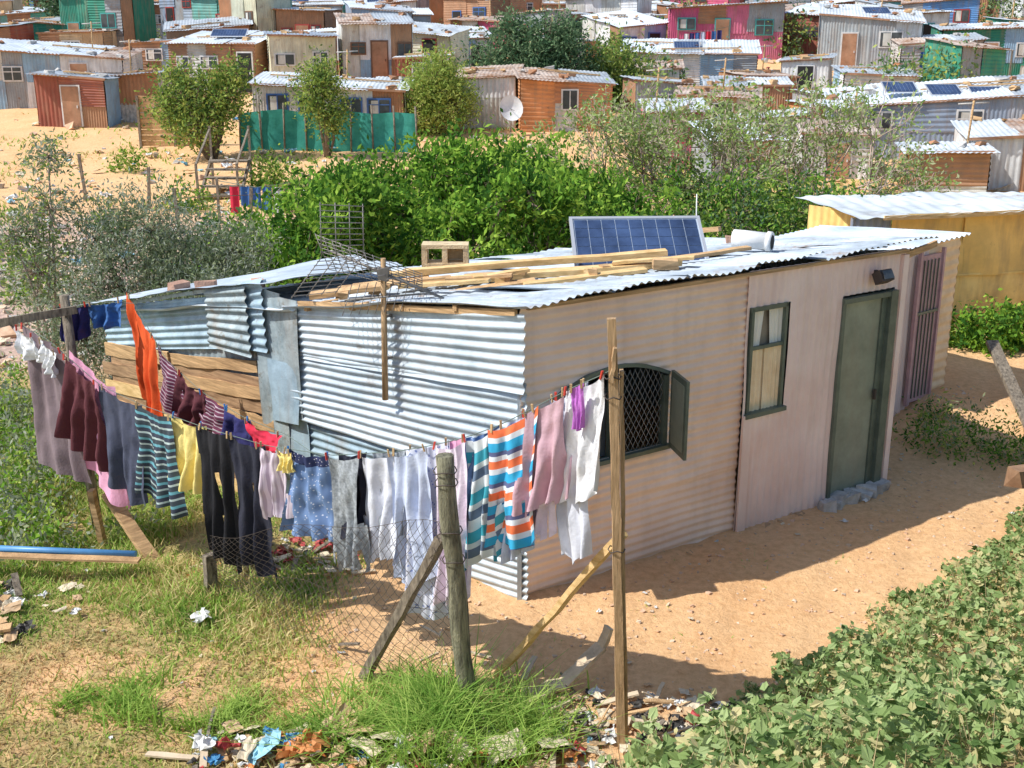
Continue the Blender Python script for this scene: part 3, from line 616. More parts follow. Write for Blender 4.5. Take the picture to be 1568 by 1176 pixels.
for k in range(26):
    xx=rb_.uniform(-4.4,2.6); tz=2.6-.30*abs(xx+.7)**1.15; thick.append((xx,17.2+rb_.uniform(-.8,1.6),tz*rb_.uniform(.35,1.0)+.05,rb_.uniform(.28,.52)))
foliage('green_shrub_thicket',thick,3100,22,.125,.026,LG,base=(-1,18.5,0),spread=.10,trunk=.09,up=.6,shell=.6)
foliage('dark_green_shrub',[(3.2,18.2,.9,.8),(4.2,18.0,.95,.8),(5.2,18.0,.9,.8),(2.6,17.4,.8,.7),(6.1,18.3,.8,.75),(3.7,18.6,1.5,.6),(4.9,18.8,1.5,.6),(6.6,19,.6,.6),(2.9,19.2,1.7,.55)],1500,18,.09,.020,[LG[1],LG[2],LD_[0],LY[1]],base=(4,18.3,0),spread=.14)
foliage('olive_shrub',[(-5.2,15,1.0,.80),(-4.4,15.2,1.2,.8),(-4.8,15.1,1.8,.6),(-3.9,14.6,.8,.75),(-5.5,14.2,.6,.7),(-4.4,14,.5,.7),(-3.2,14.4,.45,.55),(-3.8,15.2,1.5,.5),(-5.6,15.3,1.7,.45)],1900,22,.075,.010,LO,base=(-4.7,15,-.2),spread=.10,trunk=.05,up=.8,shell=.25)
foliage('slender_sapling',[(-6.3,15,1.3,.5),(-6.1,15.1,2.1,.42),(-6.0,15,2.8,.28),(-6.5,14.8,1.8,.35)],260,14,.08,.014,LO+[LY[1]],base=(-6.2,15,-.2),spread=.09,trunk=.04,shell=.2,bk=barkp)
foliage('round_tree',[(-10.3,38,2.3,1.0),(-9.3,38,2.4,.8),(-11,38,2.0,.7),(-10,37.6,1.6,.7),(-9,38,3.1,.5),(-10.8,38,3.1,.45)],480,18,.15,.035,LY,base=(-9.8,38,.3),spread=.2,trunk=.13,shell=.3)
foliage('slender_tree',[(-6.4,38.3,2.6,.75),(-5.9,38.3,1.9,.6),(-6.2,38.3,3.1,.5)],270,16,.14,.03,LY,base=(-6.1,38.3,.3),spread=.2,trunk=.09,shell=.3)
foliage('willow_tree',[(-2.9,43,2.6,1.0),(-2.3,43,2.0,1.0),(-3.2,43,1.7,.9),(-2.5,43,3.4,.5)],600,18,.17,.026,LY[:2],base=(-2.6,43,.9),spread=.2,trunk=.1)
foliage('pine_tree',[(.4,48,3.6,1.3),(1.4,48,4.0,1.1),(-.7,48,2.9,1.1),(2.3,48,3.0,1.2),(.9,47.5,2.5,1.4),(2.2,48,4.3,.6),(-.2,48,4.5,.6)],1100,18,.2,.035,LD_,base=(.9,48,1.4),spread=.25,trunk=.16)
foliage('broadleaf_tree',[(4.0,49,3.2,1.1),(4.6,49,2.6,1.0),(3.6,48.6,2.2,.9)],380,16,.2,.04,LY,base=(4.1,49,1.4),spread=.25,trunk=.12)
foliage('dark_tree',[(-25.2,70,6.0,1.5),(-24,70,6.8,1.3),(-26.3,70,6.8,1.1)],420,16,.28,.07,LD_,base=(-25,70,3.7),spread=.3,trunk=.14)
ds=[(10,88,1.2),(13,90,1.6),(8,92,1.4),(5,86,1.0),(-13.5,44.5,.6),(17.5,68,1.4),(16.3,50,1.1),(-15.8,52,.7),(-3.5,60,.9),(1.5,66,1.0),(22,74,1.1),(-12,62,.8),(30,93,1.5),(12.5,45,.9),(8.3,43,.9),(-6,100,1.8),(2,101,1.6),(16,98,1.5),(-18,78,1.2),(-34,70,1.5),(12,70,.9)]
for k in range(34):
    yy=rb_.uniform(48,105); ds.append((rb_.uniform(-.42,.45)*yy,yy,rb_.uniform(.5,1.6)))
foliage('distant_shrubs',[(x,y,G(x,y)+.7*r,r) for x,y,r in ds],2300,14,.23,.055,LY+LD_,spread=.3)
foliage('weed_clump',[(6.3,14.7,.5,.35),(6.8,14.8,.5,.33),(7.3,14.6,.55,.4),(5.9,14.9,.45,.28)],260,22,.08,.022,LG,spread=.06)
foliage('weed_clump',[(4.5,11.6,.1,.26),(4.9,11.4,.15,.30),(5.3,11.2,.1,.28),(5.5,10.7,.1,.28),(4.7,12.1,.15,.2),(5.8,11.0,.2,.25)],230,18,.06,.012,[LG[1],LG[2],LY[0],LO[0]],spread=.09)
foliage('weed_bank',[(x,y,G(x,y)+.05,r) for x,y,r in [(-5.2,11.6,.5),(-5.8,12.6,.6),(-5.0,12.9,.4),(-6.2,11.2,.5),(-4.9,10.6,.4),(-5.6,9.8,.45),(-6.6,13.6,.6),(-4.6,9.9,.35),(-4.4,11.4,.35),(-6.4,10,.5),(-4.2,9.4,.3),(-3.6,9.9,.25),(-7.4,12.5,.6),(-5.0,9.0,.3)]],1500,20,.07,.016,LG[:2]+LO[:2]+LY[:1],spread=.08,up=.8)
foliage('valley_shrubs',[(x,y,G(x,y)+.15,r) for x,y,r in [(-8.5,30,.6),(-7,33,.6),(-5.5,30,.7),(-9.5,27,.5),(-4,29,.8),(7.5,22,.8),(8.5,24,.7),(9.3,26,.6),(-12,36,.5),(6.5,30,1.0),(4,33,1.2),(1,33,1.0),(-8.6,20,.4),(-10,23,.4),(-2,33,.9),(7.2,27,.9),(5.2,26,1.0)]],1200,16,.14,.035,LY+LG,spread=.15)
def bare(name,base,n,spreadx,H,leafn):
    mb=MB(); tips=[]
    def rec(p,d,l,r,k):
        q=p+d*l; m=(p+q)/2+rng.normal(size=3)*l*.07; mb.tube([p,m,q],[r,r*.85,r*.7],0,4); 
        if k<3: tips.append(q); tips.append(m)
        if k==0: return
        for _ in range(3 if k>1 else 2+int(rng.integers(2))):
            e=d+rng.normal(size=3)*.45; e[2]+=.10; e/=np.linalg.norm(e); rec(q,e,l*rng.uniform(.65,.86),r*.62,k-1)
    for i in range(n):
        a=(i+.5)/n*2-1; d=np.array((a*spreadx,rng.uniform(-.4,.3),1.0)); d/=np.linalg.norm(d)
        rec(np.array(base)+np.array((a*.8,rng.uniform(-.3,.3),0)),d,H*.30,.036,4)
    e=empty(name); mb.build('branches',[barkp],e)
    T=np.array(tips); P=T[rng.integers(0,len(T),leafn)]+rng.normal(size=(leafn,3))*.09
    fast('leaves',leafV(P,.095,.020,.3),np.arange(leafn*4).reshape(-1,4),[LP_[0],LP_[1],LP_[1],LY[1]],rng.integers(0,4,leafn),e)
bare('sparse_leafed_tree',(4.6,19.8,.4),8,1.2,3.4,7600)
bare('sparse_leafed_tree',(2.9,20.5,.4),5,.7,3.3,5000)
def grass(name,n,xr,yr,dens,hfun,mats,wd=.006,lean=.5):
    x=rng.uniform(*xr,n); y=rng.uniform(*yr,n); k=rng.random(n)<dens(x,y); x=x[k];y=y[k]; n=len(x); z=gz(x,y)
    h=hfun(x,y)*rng.uniform(.5,1.25,n); a=rng.uniform(0,2*np.pi,n); side=np.stack([np.cos(a),np.sin(a),0*a],1); l=rng.normal(size=(n,3))*lean; l[:,2]=0
    b0=np.stack([x,y,z-.01],1); w_=(wd*rng.uniform(.6,1.4,n))[:,None]; H=h[:,None]; up=np.array((0,0,1.))
    m=b0+up*H*.55+l*H*.3; t=b0+up*H*.9+l*H*1.0
    V=np.stack([b0-side*w_,b0+side*w_,m+side*w_*.8,m-side*w_*.8,t+side*w_*.15,t-side*w_*.15],1)
    i=np.arange(n)[:,None]*6; F=np.concatenate([i+np.array([[0,1,2,3]]),i+np.array([[3,2,4,5]])],0)
    nzv=np.array([noise.noise(Vector((p*.9,q*.9,3))) for p,q in zip(x,y)]); mi=np.where(rng.random(n)+nzv*.9>.62,1,0); mi=np.where(rng.random(n)-nzv>.85,2,mi)
    return fast(name,V,F,mats,np.concatenate([mi,mi]))
GM=[leafmat('grass_green',(.29,.46,.08),(.46,.60,.16),1.5,.4),leafmat('grass_dry',(.58,.48,.20),(.74,.62,.32),1.5,.3),leafmat('grass_dark',(.14,.26,.05),(.23,.37,.08),1.5,.3)]
def fbm(x,y,s1=.8,s2=2.5,z=0): return np.array([noise.noise(Vector((p*s1,q*s1,z)))+.5*noise.noise(Vector((p*s2,q*s2,z+5))) for p,q in zip(x,y)])
def dleft(x,y):
    n=fbm(x,y)
    d=np.clip(.58+1.6*n,0.05,1)*sm(1.15,1.8,-x-.1*n)
    d*=1-.6*np.exp(-(((x+2.8)/.9)**2+((y-6.9)/.45)**2)); return d
grass('grass',155000,(-8,-1),(5.4,13),dleft,lambda x,y:.075+.05*np.sin(x*2.1)*np.sin(y*1.7)+.05*sm(7.5,9,y),GM)
grass('dry_grass',30000,(-5,-1.2),(5.6,9),lambda x,y:np.clip(.35-fbm(x,y),0.1,1),lambda x,y:.045+0*x,[GM[1],M('dead_grass',(.55,.34,.17),rough=1),GM[0]],.005,.9)
GD=leafmat('grass_lush',(.18,.35,.06),(.32,.50,.11),4,.4)
grass('tall_grass_tuft',28000,(-1.4,.6),(5.5,7.4),lambda x,y:np.clip(np.exp(-(((x+.30)/.46)**2+((y-6.35)/.34)**2)*1.1)*(.75+1.6*fbm(x,y,3,7,1))+.5*np.exp(-(((x+.95)/.35)**2+((y-6.3)/.22)**2)),0,1),lambda x,y:.18+.15*np.exp(-((x+.3)/.45)**2)+.12*fbm(x,y,3,6,8),[GM[0],GD,GD],.0055,.8)
grass('tall_grass_tuft',20000,(-3.0,-.5),(6.1,7.1),lambda x,y:np.exp(-(((y-(6.6-.12*np.sin(x*3)))/.2)**2))*np.clip(.5+1.8*fbm(x,y,1.6,4),0,1),lambda x,y:.13+.05*np.sin(x*5),[GM[0],GM[0],GD],.006,.8)
grass('grass_tufts',12000,(-1.5,5),(6,13),lambda x,y:np.clip(np.array([noise.noise(Vector((p*2.2,q*2.2,9))) for p,q in zip(x,y)])*2-.7,0,1),lambda x,y:.035+0*x,GM,.005,.9)
grass('hill_grass',60000,(-26,28),(15,60),lambda x,y:np.clip(np.array([noise.noise(Vector((p*.35,q*.35,2))) for p,q in zip(x,y)])*2.4+.10,0,1),lambda x,y:.14+0*x,GM,.03,.7)
def cover():
    n=42000; x=rng.uniform(.5,7.5,n); y=rng.uniform(3.6,10.6,n); d=(x-.86)*.685-(y-6.0)*.728
    nv=np.array([noise.noise(Vector((p*1.3,q*1.3,0))) for p,q in zip(x,y)]); nf=np.array([noise.noise(Vector((p*4,q*4,4))) for p,q in zip(x,y)])
    k=(d+nv*.5+nf*.15>.02)&(rng.random(n)<.6+nf*1.4+nv*.4); x=x[k];y=y[k];d=d[k];nv=nv[k];nf=nf[k]; n=len(x)
    hh=np.clip(d*.6,0.02,.30)*(1+1.1*nv+1.2*nf); z=gz(x,y)+hh*(rng.random(n)**.5)+.01
    P=np.stack([x,y,z],1); per=3; P=np.repeat(P,per,0)+rng.normal(size=(n*per,3))*.022
    m=len(P); nr=rng.normal(size=(m,3))*.7; nr[:,2]+=1; nr[:,1]-=.25; nr/=np.linalg.norm(nr,axis=1)[:,None]
    a=np.cross(nr,rng.normal(size=(m,3))); a/=np.linalg.norm(a,axis=1)[:,None]; b_=np.cross(nr,a); r=(.024*rng.uniform(.4,1.5,m))[:,None]
    V=np.stack([P-a*r,P-b_*r*.75-a*r*.2,P+a*r*1.1-b_*r*.3-nr*r*.25,P+a*r*.6,P+a*r*1.1+b_*r*.3-nr*r*.25,P+b_*r*.75-a*r*.2],1)
    i=np.arange(m)[:,None]*6; F=np.concatenate([i+np.array([[0,1,2,3]]),i+np.array([[0,3,4,5]])],0)
    cl=np.repeat(nv+nf,per); mi=rng.choice(4,m,p=[.4,.28,.15,.17]); mi=np.where((cl<-.2)&(rng.random(m)<.55),3,mi)
    mats=[leafmat('cover_leaf',(.30,.42,.16),(.47,.57,.27),3),leafmat('cover_leaf_mid',(.20,.30,.10),(.31,.41,.16),3),leafmat('cover_leaf_dark',(.09,.16,.05),(.15,.23,.08),3),leafmat('cover_leaf_yellow',(.56,.52,.25),(.70,.63,.34),3)]
    e=empty('creeping_ground_cover'); fast('leaves',V,F,mats,np.concatenate([mi,mi]),e)
    mb=MB()
    for k in rng.choice(n,2600,replace=False):
        p=np.array((x[k],y[k],gz(x[k],y[k]))); q=p+np.array((rng.uniform(-.15,.15),rng.uniform(-.15,.15),rng.uniform(.12,.42)*min(1,d[k]+.3))); mb.tube([p,(p+q)/2+rng.normal(size=3)*.02,q],[.003,.0025,.0015],0,3)
    mb.build('stems',[M('dry_stem',(.54,.43,.24),rough=.9)],e)
cover()
def scatter(name,n,pos,smin,smax,mats,flat=.6):
    mb=MB()
    for k in range(n):
        x,y=pos(); s=rng.uniform(smin,smax)*rng.uniform(.4,1); mb.box((x,y,G(x,y)+s*.15),(s,s*rng.uniform(.5,1),s*flat*rng.uniform(.4,1)),int(rng.integers(len(mats))),rz=rng.uniform(0,6),rx=rng.uniform(-.4,.4),ry=rng.uniform(-.4,.4),jit=s*.18)
    return mb.build(name,mats)
stone=M('stone',(.55,.40,.27),(.70,.56,.42),rough=.95); stone2=M('stone_pink',(.58,.36,.22),(.68,.47,.33),rough=.95)
U=rng.uniform
scatter('pebbles',3200,lambda:(U(-1.6,5.5),U(5.8,13)),.008,.04,[stone,stone2])
scatter('rubble_stones',1500,lambda:(U(-12,-4.8),U(15,28)),.05,.3,[stone,stone2,concrete])
scatter('rubble_stones',800,lambda:(U(-25,25),U(30,75)),.08,.45,[stone,stone2,concrete])
lit=[M('litter_'+n,c,rough=.6,bump=0,var=.2) for n,c in [('white',(.70,.70,.68)),('blue',(.08,.30,.55)),('orange',(.65,.28,.10)),('red',(.45,.06,.06)),('tan',(.50,.34,.19)),('cream',(.66,.56,.40)),('black',(.05,.045,.04)),('cyan',(.3,.55,.65))]]
def litter(name,items,flat=False):
    V=[];F=[];mi=[];n0=0
    for x,y,s,m,hz in items:
        nn_=8; th=rng.uniform(0,6); z0=G(x,y)+hz; asp=rng.uniform(.4,.8); card=m in (4,5) and rng.random()<.8; cr=.10 if card else .36
        tx=rng.uniform(-.4,.4); ty=rng.uniform(-.4,.4)
        g_=np.linspace(-.5,.5,nn_); a,b_=np.meshgrid(g_,g_); sd=rng.uniform(0,99)
        for p,q in zip(a.ravel(),b_.ravel()):
            k=noise.noise_vector(Vector((p*3.4+sd,q*3.4,sd)))
            xx=p*s+k.x*s*cr; yy=q*s*asp+k.y*s*cr; V.append((x+xx*math.cos(th)-yy*math.sin(th),y+xx*math.sin(th)+yy*math.cos(th),z0+s*.14+k.z*s*cr+(tx*p+ty*q)*s*.6))
        for j in range(nn_-1):
            for i in range(nn_-1):
                c=n0+j*nn_+i; F.append((c,c+1,c+nn_+1,c+nn_)); mi.append(m)
        n0+=nn_*nn_
    return fast(name,V,F,lit,mi,smooth=False)
items=[]
cols=[0,4,4,5,5,4,2,3,1,7,5,4,6,6,0,4,5,4]
for k in range(230): items.append((U(-1.95,.6),U(5.85,6.36),U(.03,.13),random.choice(cols),U(0,.05)))
for x,y,s,m in [(-1.52,6.1,.22,7),(-1.38,6.16,.14,1),(-1.75,6.08,.18,3),(-1.25,6.12,.22,2),(-1.62,6.05,.18,5),(-1.35,6.05,.17,2),(-.75,6.18,.28,5),(-1.0,6.22,.25,4),(-.5,6.08,.30,4),(-.25,6.08,.22,2),(-1.9,6.1,.17,0),(-.05,6.05,.26,5),(-.9,6.08,.24,5),(-.35,6.05,.26,5),(-1.1,6.3,.22,4),(.25,6.1,.2,5),(-.65,6.1,.2,0)]: items.append((x,y,s,m,.07))
litter('litter_pile',items)
items=[(U(.0,1.7),U(6.15,6.8),U(.03,.13),random.choice([0,6,4,5,5,4,6,4]),0.02) for k in range(150)]+[(1.35,6.3,.1,0,.03),(1.45,6.2,.14,0,.03)]
litter('litter_pile',items)
def sticks(m):
    for (x0,x1,y0_,y1_,n) in ((-2,.4,5.9,6.4,44),(0,1.7,6.2,6.7,36),(-2.8,-1.3,8.5,9.3,22),(-1.3,.2,6.9,7.6,6)):
        for k in range(n):
            x=U(x0,x1);y=U(y0_,y1_);a=U(0,6.28);L=U(.08,.35); m.beam((x,y,G(x,y)+.03),(x+L*math.cos(a),y+L*math.sin(a),G(x+L*math.cos(a),y+L*math.sin(a))+U(.02,.10)),U(.008,.045),U(.006,.015),int(rng.integers(3)),seg=3,jit=.004)
single('scattered_sticks',sticks,[plank,plankD,M('pale_stick',(.6,.48,.34),rough=.9)])
items=[(U(-2.7,-1.3),U(8.6,9.3),U(.04,.16),random.choice([0,5,4,3,2,5]),.03) for k in range(60)]+[(-2.1,8.8,.2,5,.05),(-2.25,8.95,.2,3,.05)]
litter('litter_pile',items)
items=[(U(-4.6,-3.4),U(7.4,8.6),U(.04,.18),random.choice([0,5,4,5,4,6]),.03) for k in range(35)]
litter('litter_pile',items)
items=[(U(-3.9,5),U(6.2,12),U(.02,.06),random.choice([0,0,5,4,5,5]),.01) for k in range(120)]+[(-2.35,7.75,.17,0,.06),(-3.35,7.9,.1,0,.05),(-3.9,8.1,.12,0,.05)]
litter('scattered_litter',items)
items=[(U(-16,-5),U(16,40),U(.08,.4),random.choice([0,0,5,7,5,4]),.03) for k in range(170)]+[(U(6,20),U(30,75),U(.15,.5),random.choice([0,0,5,7,3,1]),.05) for k in range(200)]+[(U(-26,6),U(44,80),U(.15,.5),random.choice([0,0,5,7,3,1]),.05) for k in range(160)]
litter('scattered_litter',items)
single('red_tin_can',lambda m:m.tube([(1.16,6.42,.03),(1.19,6.43,.10)],[.035,.035],0,8),[lit[3]])
single('blue_pipe',lambda m:(m.tube([(-4.8,8.9,.12),(-3.15,8.75,.12)],[.03,.03],0,8),m.beam((-4.8,8.8,.1),(-3.1,8.68,.1),.09,.02,1)),[M('blue_plastic',(.10,.30,.6),rough=.4,bump=0),plank])
def scrap(m):
    for k in range(22): 
        x=U(-4.6,-3.9);y=U(7.4,8.3); m.beam((x,y,G(x,y)+.05),(x+U(-.4,.3),y+U(-.3,.3),G(x,y)+U(.05,.25)),U(.05,.12),.02,int(rng.integers(3)))
single('scrap_timber_heap',scrap,[plankD,plank,plankD])
single('timber_stump',lambda m:m.box((4.72,9.75,.42),(.35,.18,.16),0,rz=.4,jit=.03),[M('brown_log',(.24,.13,.07),(.32,.2,.12),rough=.9)])
# ------------------------------------------------------------------ background shacks
def cm(n,c,c2=None,rust=.22): return M('paint_'+n,c,c2,rough=.7,var=.2,scale=1.5,rust=rust,bump=.05,dirt=.7)
PAL={'white':[cm('white',(.72,.74,.75),rust=.12),cm('offwhite',(.60,.60,.56)),cm('white2',(.76,.76,.77),rust=.1)],
'grey':[cm('grey',(.40,.44,.46),rust=.25),cm('grey2',(.54,.58,.61)),cm('grey3',(.32,.35,.38),rust=.3)],
'brown':[cm('brown',(.34,.17,.09),(.46,.25,.15)),cm('brown2',(.42,.23,.13)),cm('brown3',(.26,.14,.08))],
'maroon':[cm('maroon',(.30,.085,.055)),cm('maroon2',(.36,.12,.08))],
'tan':[cm('tan',(.56,.41,.25)),cm('tan2',(.62,.49,.32)),cm('tan3',(.45,.32,.19))],
'cream':[cm('cream',(.64,.64,.47)),cm('cream2',(.56,.58,.46)),cm('cream3',(.68,.66,.52))],
'teal':[cm('teal',(.08,.36,.32)),cm('teal2',(.16,.44,.40))],'green':[cm('green',(.02,.22,.15),rust=.1),cm('green2',(.04,.28,.19),rust=.1)],
'pink':[cm('pink',(.58,.10,.22),rust=.05),cm('pink2',(.62,.16,.27),rust=.05)],'blue':[cm('blue',(.12,.30,.62),rust=.1),cm('blue2',(.28,.45,.62))],
'orange':[cm('orange',(.66,.29,.12)),cm('orange2',(.56,.25,.12))],'rust':[cm('rust',(.42,.20,.10),rust=.3),cm('rust2',(.50,.27,.15)),cm('rust3',(.5,.5,.5),rust=.4)],
'yellow':[cm('yellow',(.82,.52,.14),(.88,.62,.24),rust=.16),cm('yellow2',(.86,.56,.18),rust=.12)],'slate':[cm('slate',(.26,.33,.44),rust=.1),cm('slate2',(.33,.40,.50),rust=.1)],'concrete':[concrete]}
ROOF={'light':M('roof_light',(.50,.56,.61),(.66,.71,.75),rough=.6,var=.2,scale=.7,rust=.28,bump=.04,rustcol=(.30,.22,.17)),'grey':M('roof_grey',(.32,.37,.42),(.46,.51,.56),rough=.6,var=.2,scale=.8,rust=.28,bump=.04),'rust':M('roof_rusty',(.40,.32,.27),(.56,.47,.41),rough=.7,var=.2,scale=.9,rust=.5,bump=.05),'slate':M('roof_slate',(.22,.27,.34),(.32,.37,.44),rough=.6,var=.2,scale=.8,rust=.1),'bright':M('roof_bright',(.58,.66,.74),(.70,.76,.82),rough=.6,var=.12,scale=.8,rust=.14)}
trim=[M('trim_'+n,c,rough=.6,bump=0) for n,c in [('white',(.7,.7,.7)),('brown',(.18,.09,.05)),('teal',(.08,.4,.38)),('blue',(.06,.15,.4)),('red',(.4,.05,.04))]]
placed=[]
def shack(name,x,y,w,d,h,rot,wall,roof,feat='wdw',style='u',tr=0,slope=None,z=None):
    placed.append((x,y,max(w,d)*.5))
    if slope is None: slope=rng.uniform(.02,.20)
    side=rng.uniform(-.09,.09)
    zz=G(x,y-d/2*.5) if z is None else z
    e=empty(name,(x,y,zz),R(rot)); alt=[PAL['rust'][0],PAL['grey'][2],PAL['white'][1],PAL['brown'][1],PAL['blue'][1]]
    mats=PAL[wall]+[dark,glass,trim[tr],PAL['brown'][0]]+alt; nm=len(PAL[wall]); mb=MB()
    X_=w/2;Y_=d/2
    hz=lambda px,py:h+slope*(py+Y_)+side*px
    def wallrun(a,b_):
        a=np.array(a,float);b_=np.array(b_,float); L=np.linalg.norm(b_-a); n=max(1,int(L/rng.uniform(.8,1.3))); 
        cuts=np.sort(np.concatenate([[0,1],(np.arange(1,n)+rng.uniform(-.3,.3,max(0,n-1)))/n]))
        for i in range(len(cuts)-1):
            p=a+(b_-a)*cuts[i]; q=a+(b_-a)*min(1,cuts[i+1]+.01); h0=hz(*p); h1=hz(*q)
            o=.03*rng.random(); pick=lambda: int(rng.integers(nm)) if rng.random()<.78 else nm+4+int(rng.integers(5))
            pi=rng.choice([.10,.13,.16])
            if random.random()<.5:
                hs=h*rng.uniform(.3,.7); mb.corr((p[0],p[1],-.6),(q[0],q[1],-.6),(q[0],q[1],hs+rng.uniform(-.06,.06)),(p[0],p[1],hs),style,pi,.014,pick(),off=o,dent=.02,seg=4)
                mb.corr((p[0],p[1],hs-.05),(q[0],q[1],hs-.05),(q[0],q[1],h1),(p[0],p[1],h0),random.choice('uv') if style=='u' else style,pi,.014,pick(),off=o+.02,dent=.02,seg=4)
            else: mb.corr((p[0],p[1],-.6),(q[0],q[1],-.6),(q[0],q[1],h1),(p[0],p[1],h0),style,pi,.014,pick(),off=o,dent=.02,seg=4)
    wallrun((-X_,-Y_),(X_,-Y_)); wallrun((X_,-Y_),(X_,Y_)); wallrun((-X_,Y_),(-X_,-Y_)); wallrun((X_,Y_),(-X_,Y_))
    n=len(feat)
    for i,c in enumerate(feat):
        cx=-X_+w*(i+.5)/n+rng.uniform(-.25,.25)
        if c=='w':
            ww=min(rng.uniform(.5,.95),w/n*.55); wh=rng.uniform(.4,.7); cz=h*rng.uniform(.55,.66)
            mb.box((cx,-Y_-.03,cz),(ww+.12,.10,wh+.12),nm+2); mb.box((cx,-Y_-.065,cz),(ww,.06,wh),nm+1); mb.box((cx,-Y_-.08,cz),(.035,.06,wh),nm+2)
            if rng.random()<.5: mb.box((cx,-Y_-.082,cz+.08),(ww,.05,.035),nm+2)
            if rng.random()<.5: mb.box((cx-ww*.2,-Y_-.078,cz),(ww*.35,.05,wh*.9),nm+6)
        if c=='d': 
            dh_=min(h*.84,1.9); mb.box((cx,-Y_-.03,dh_/2),(.78,.10,dh_),nm+2); mb.box((cx,-Y_-.06,dh_*.49),(.66,.07,dh_*.95),nm+(0 if random.random()<.5 else 3)); mb.box((cx+.25,-Y_-.09,h*.4),(.04,.07,.1),nm+2)
    mb.beam((-X_-.1,-Y_-.1,hz(-X_,-Y_)+.01),(X_+.1,-Y_-.1,hz(X_,-Y_)+.01),.04,.08,nm+3)
    mb.build('walls',mats,e)
    mb=MB(); o=.15; ns=max(1,int(w/1.2)); x0=-X_-o; rp=[roof,'grey','rust','light']
    for i in range(ns):
        xa=x0+(w+2*o)*i/ns; xb=x0+(w+2*o)*(i+1)/ns+.05; f=o+rng.uniform(-.1,.25); dz=.03+.02*rng.random(); k=0 if rng.random()<.6 else int(rng.integers(4))
        bk=Y_+o+rng.uniform(-.1,.2)
        mb.corr((xa,-Y_-f,hz(xa,-Y_-f)+dz),(xb,-Y_-f,hz(xb,-Y_-f)+dz),(xb,bk,hz(xb,bk)+dz),(xa,bk,hz(xa,bk)+dz),'u',.15,.013,k,off=.01*(i%2),dent=.03,seg=4)
    for k in range(int(w*2.2)): 
        a=rng.uniform(-X_,X_); b_=rng.uniform(-Y_,Y_); s=rng.uniform(.1,.38); mb.box((a,b_,hz(a,b_)+.09),(s,s*.7,s*.35),int(rng.integers(4,7)),rz=rng.uniform(0,3),jit=.05)
    for k in range(int(rng.integers(0,3))): 
        a=rng.uniform(-X_,0); b_=rng.uniform(-Y_,Y_)*.7; a1=rng.uniform(0,X_); mb.beam((a,b_,hz(a,b_)+.10),(a1,b_*.6,hz(a1,b_*.6)+.10),.1,.05,5)
    if rng.random()<.35: a=rng.uniform(-X_,X_)*.8; mb.tube([(a,Y_*.5,h),(a+.05,Y_*.5,h+1.3)],.03,5,6); mb.tube([(a-.35,Y_*.5,h+1.2),(a+.45,Y_*.5,h+1.25)],.02,4,4)
    mb.build('roof',[ROOF[r] for r in rp]+[concrete,plank,PAL['rust'][0]],e); return e
S=shack
S('white_shack',-19.3,50.5,6.2,3.5,2.1,4,'white','bright','wd',slope=.1); S('maroon_shack',-16.4,45,2.7,2,1.8,-6,'maroon','grey','d',slope=.02); S('concrete_shed',-14.3,46,1.9,2,1.7,-6,'concrete','rust','',slope=.02)
S('white_cottage_shack',-6.6,43.5,5.4,2.5,1.7,0,'white','light','wdww',tr=3); S('cream_shack',-9.4,53,2.8,2.6,2.4,14,'cream','slate','ww'); S('brown_timber_shack',-13,54.5,4.3,3,2.1,-16,'brown','bright','wwd','v',0,slope=.16)
S('brown_timber_shack',-17.4,59.5,2.7,2.4,1.7,-9,'brown','grey','w','v'); S('white_shack',-6.3,54.5,3.1,2.8,2.6,12,'white','grey','wdw',tr=1); S('maroon_shack',-3.9,52.5,2.3,2,1.4,0,'maroon','light','w')
S('grey_shack',-3.1,65,3.5,3,1.7,12,'grey','bright','wd',slope=.18); S('white_shack',-21.3,85,5.6,4,2.2,6,'white','light','wdw',tr=4); S('grey_shack',-21.8,73.5,3.1,3,2.1,18,'grey','light','w'); S('white_shack',-25.6,72.5,3.2,2.5,1.8,2,'white','light','ww')
S('tan_shack',-26.6,68,3.5,3,1.9,-14,'tan','slate','wd'); S('teal_shack',-31.0,77,4,3,2.2,5,'teal','light','w'); S('grey_shack',-13.2,73,5.4,3.4,2.1,13,'grey','light','wdw',slope=.14); S('grey_shack',-8.6,79,5.6,3.5,2.0,-9,'grey','light','wd',tr=1)
S('grey_shack',-1,84,5.6,3.4,1.9,10,'rust','light','wdw'); S('brown_shack',4.4,81,4,3.4,1.9,-13,'brown','light','wd'); S('grey_shack',6.2,71,4.6,3,1.8,15,'grey','grey','wdw',tr=1); S('pink_shack',10.9,61.5,5.6,3.2,2.5,-6,'pink','grey','wdw',tr=2,slope=.03)
S('white_shack',8.2,55,6.0,3.4,1.4,-9,'white','bright','',  'v',slope=.16); S('white_shack',15.4,67,1.8,2.4,2.9,0,'white','rust','d',tr=3); S('blue_shack',17.6,68,2.6,2.4,2.2,8,'blue','rust','w',tr=0); S('grey_shack',17.3,58,4.6,3.4,2.5,-14,'grey','light','dw',slope=.16)
S('rusty_shack',19.6,55,3.6,1.8,1.9,-4,'rust','rust','w','v'); S('cream_shack',15.3,50,2.9,2,1.2,-3,'white','grey','','v'); S('green_shack',23.4,59,4.6,3.2,2.5,-10,'green','light','wdw',tr=0); S('orange_shack',21.5,82,4.6,3.4,2.4,4,'orange','rust','wd')
S('orange_shack',27.5,85,5,3.5,2.3,-12,'brown','rust','wd'); S('grey_shack',33,84,5.5,3.5,2.1,3,'grey','light','wd',tr=2); S('blue_shack',21,95,4,3,2.3,0,'teal','light','w'); S('slate_shack',14.9,39.5,8.2,3.6,1.9,-11,'slate','bright','wwd',slope=.12)
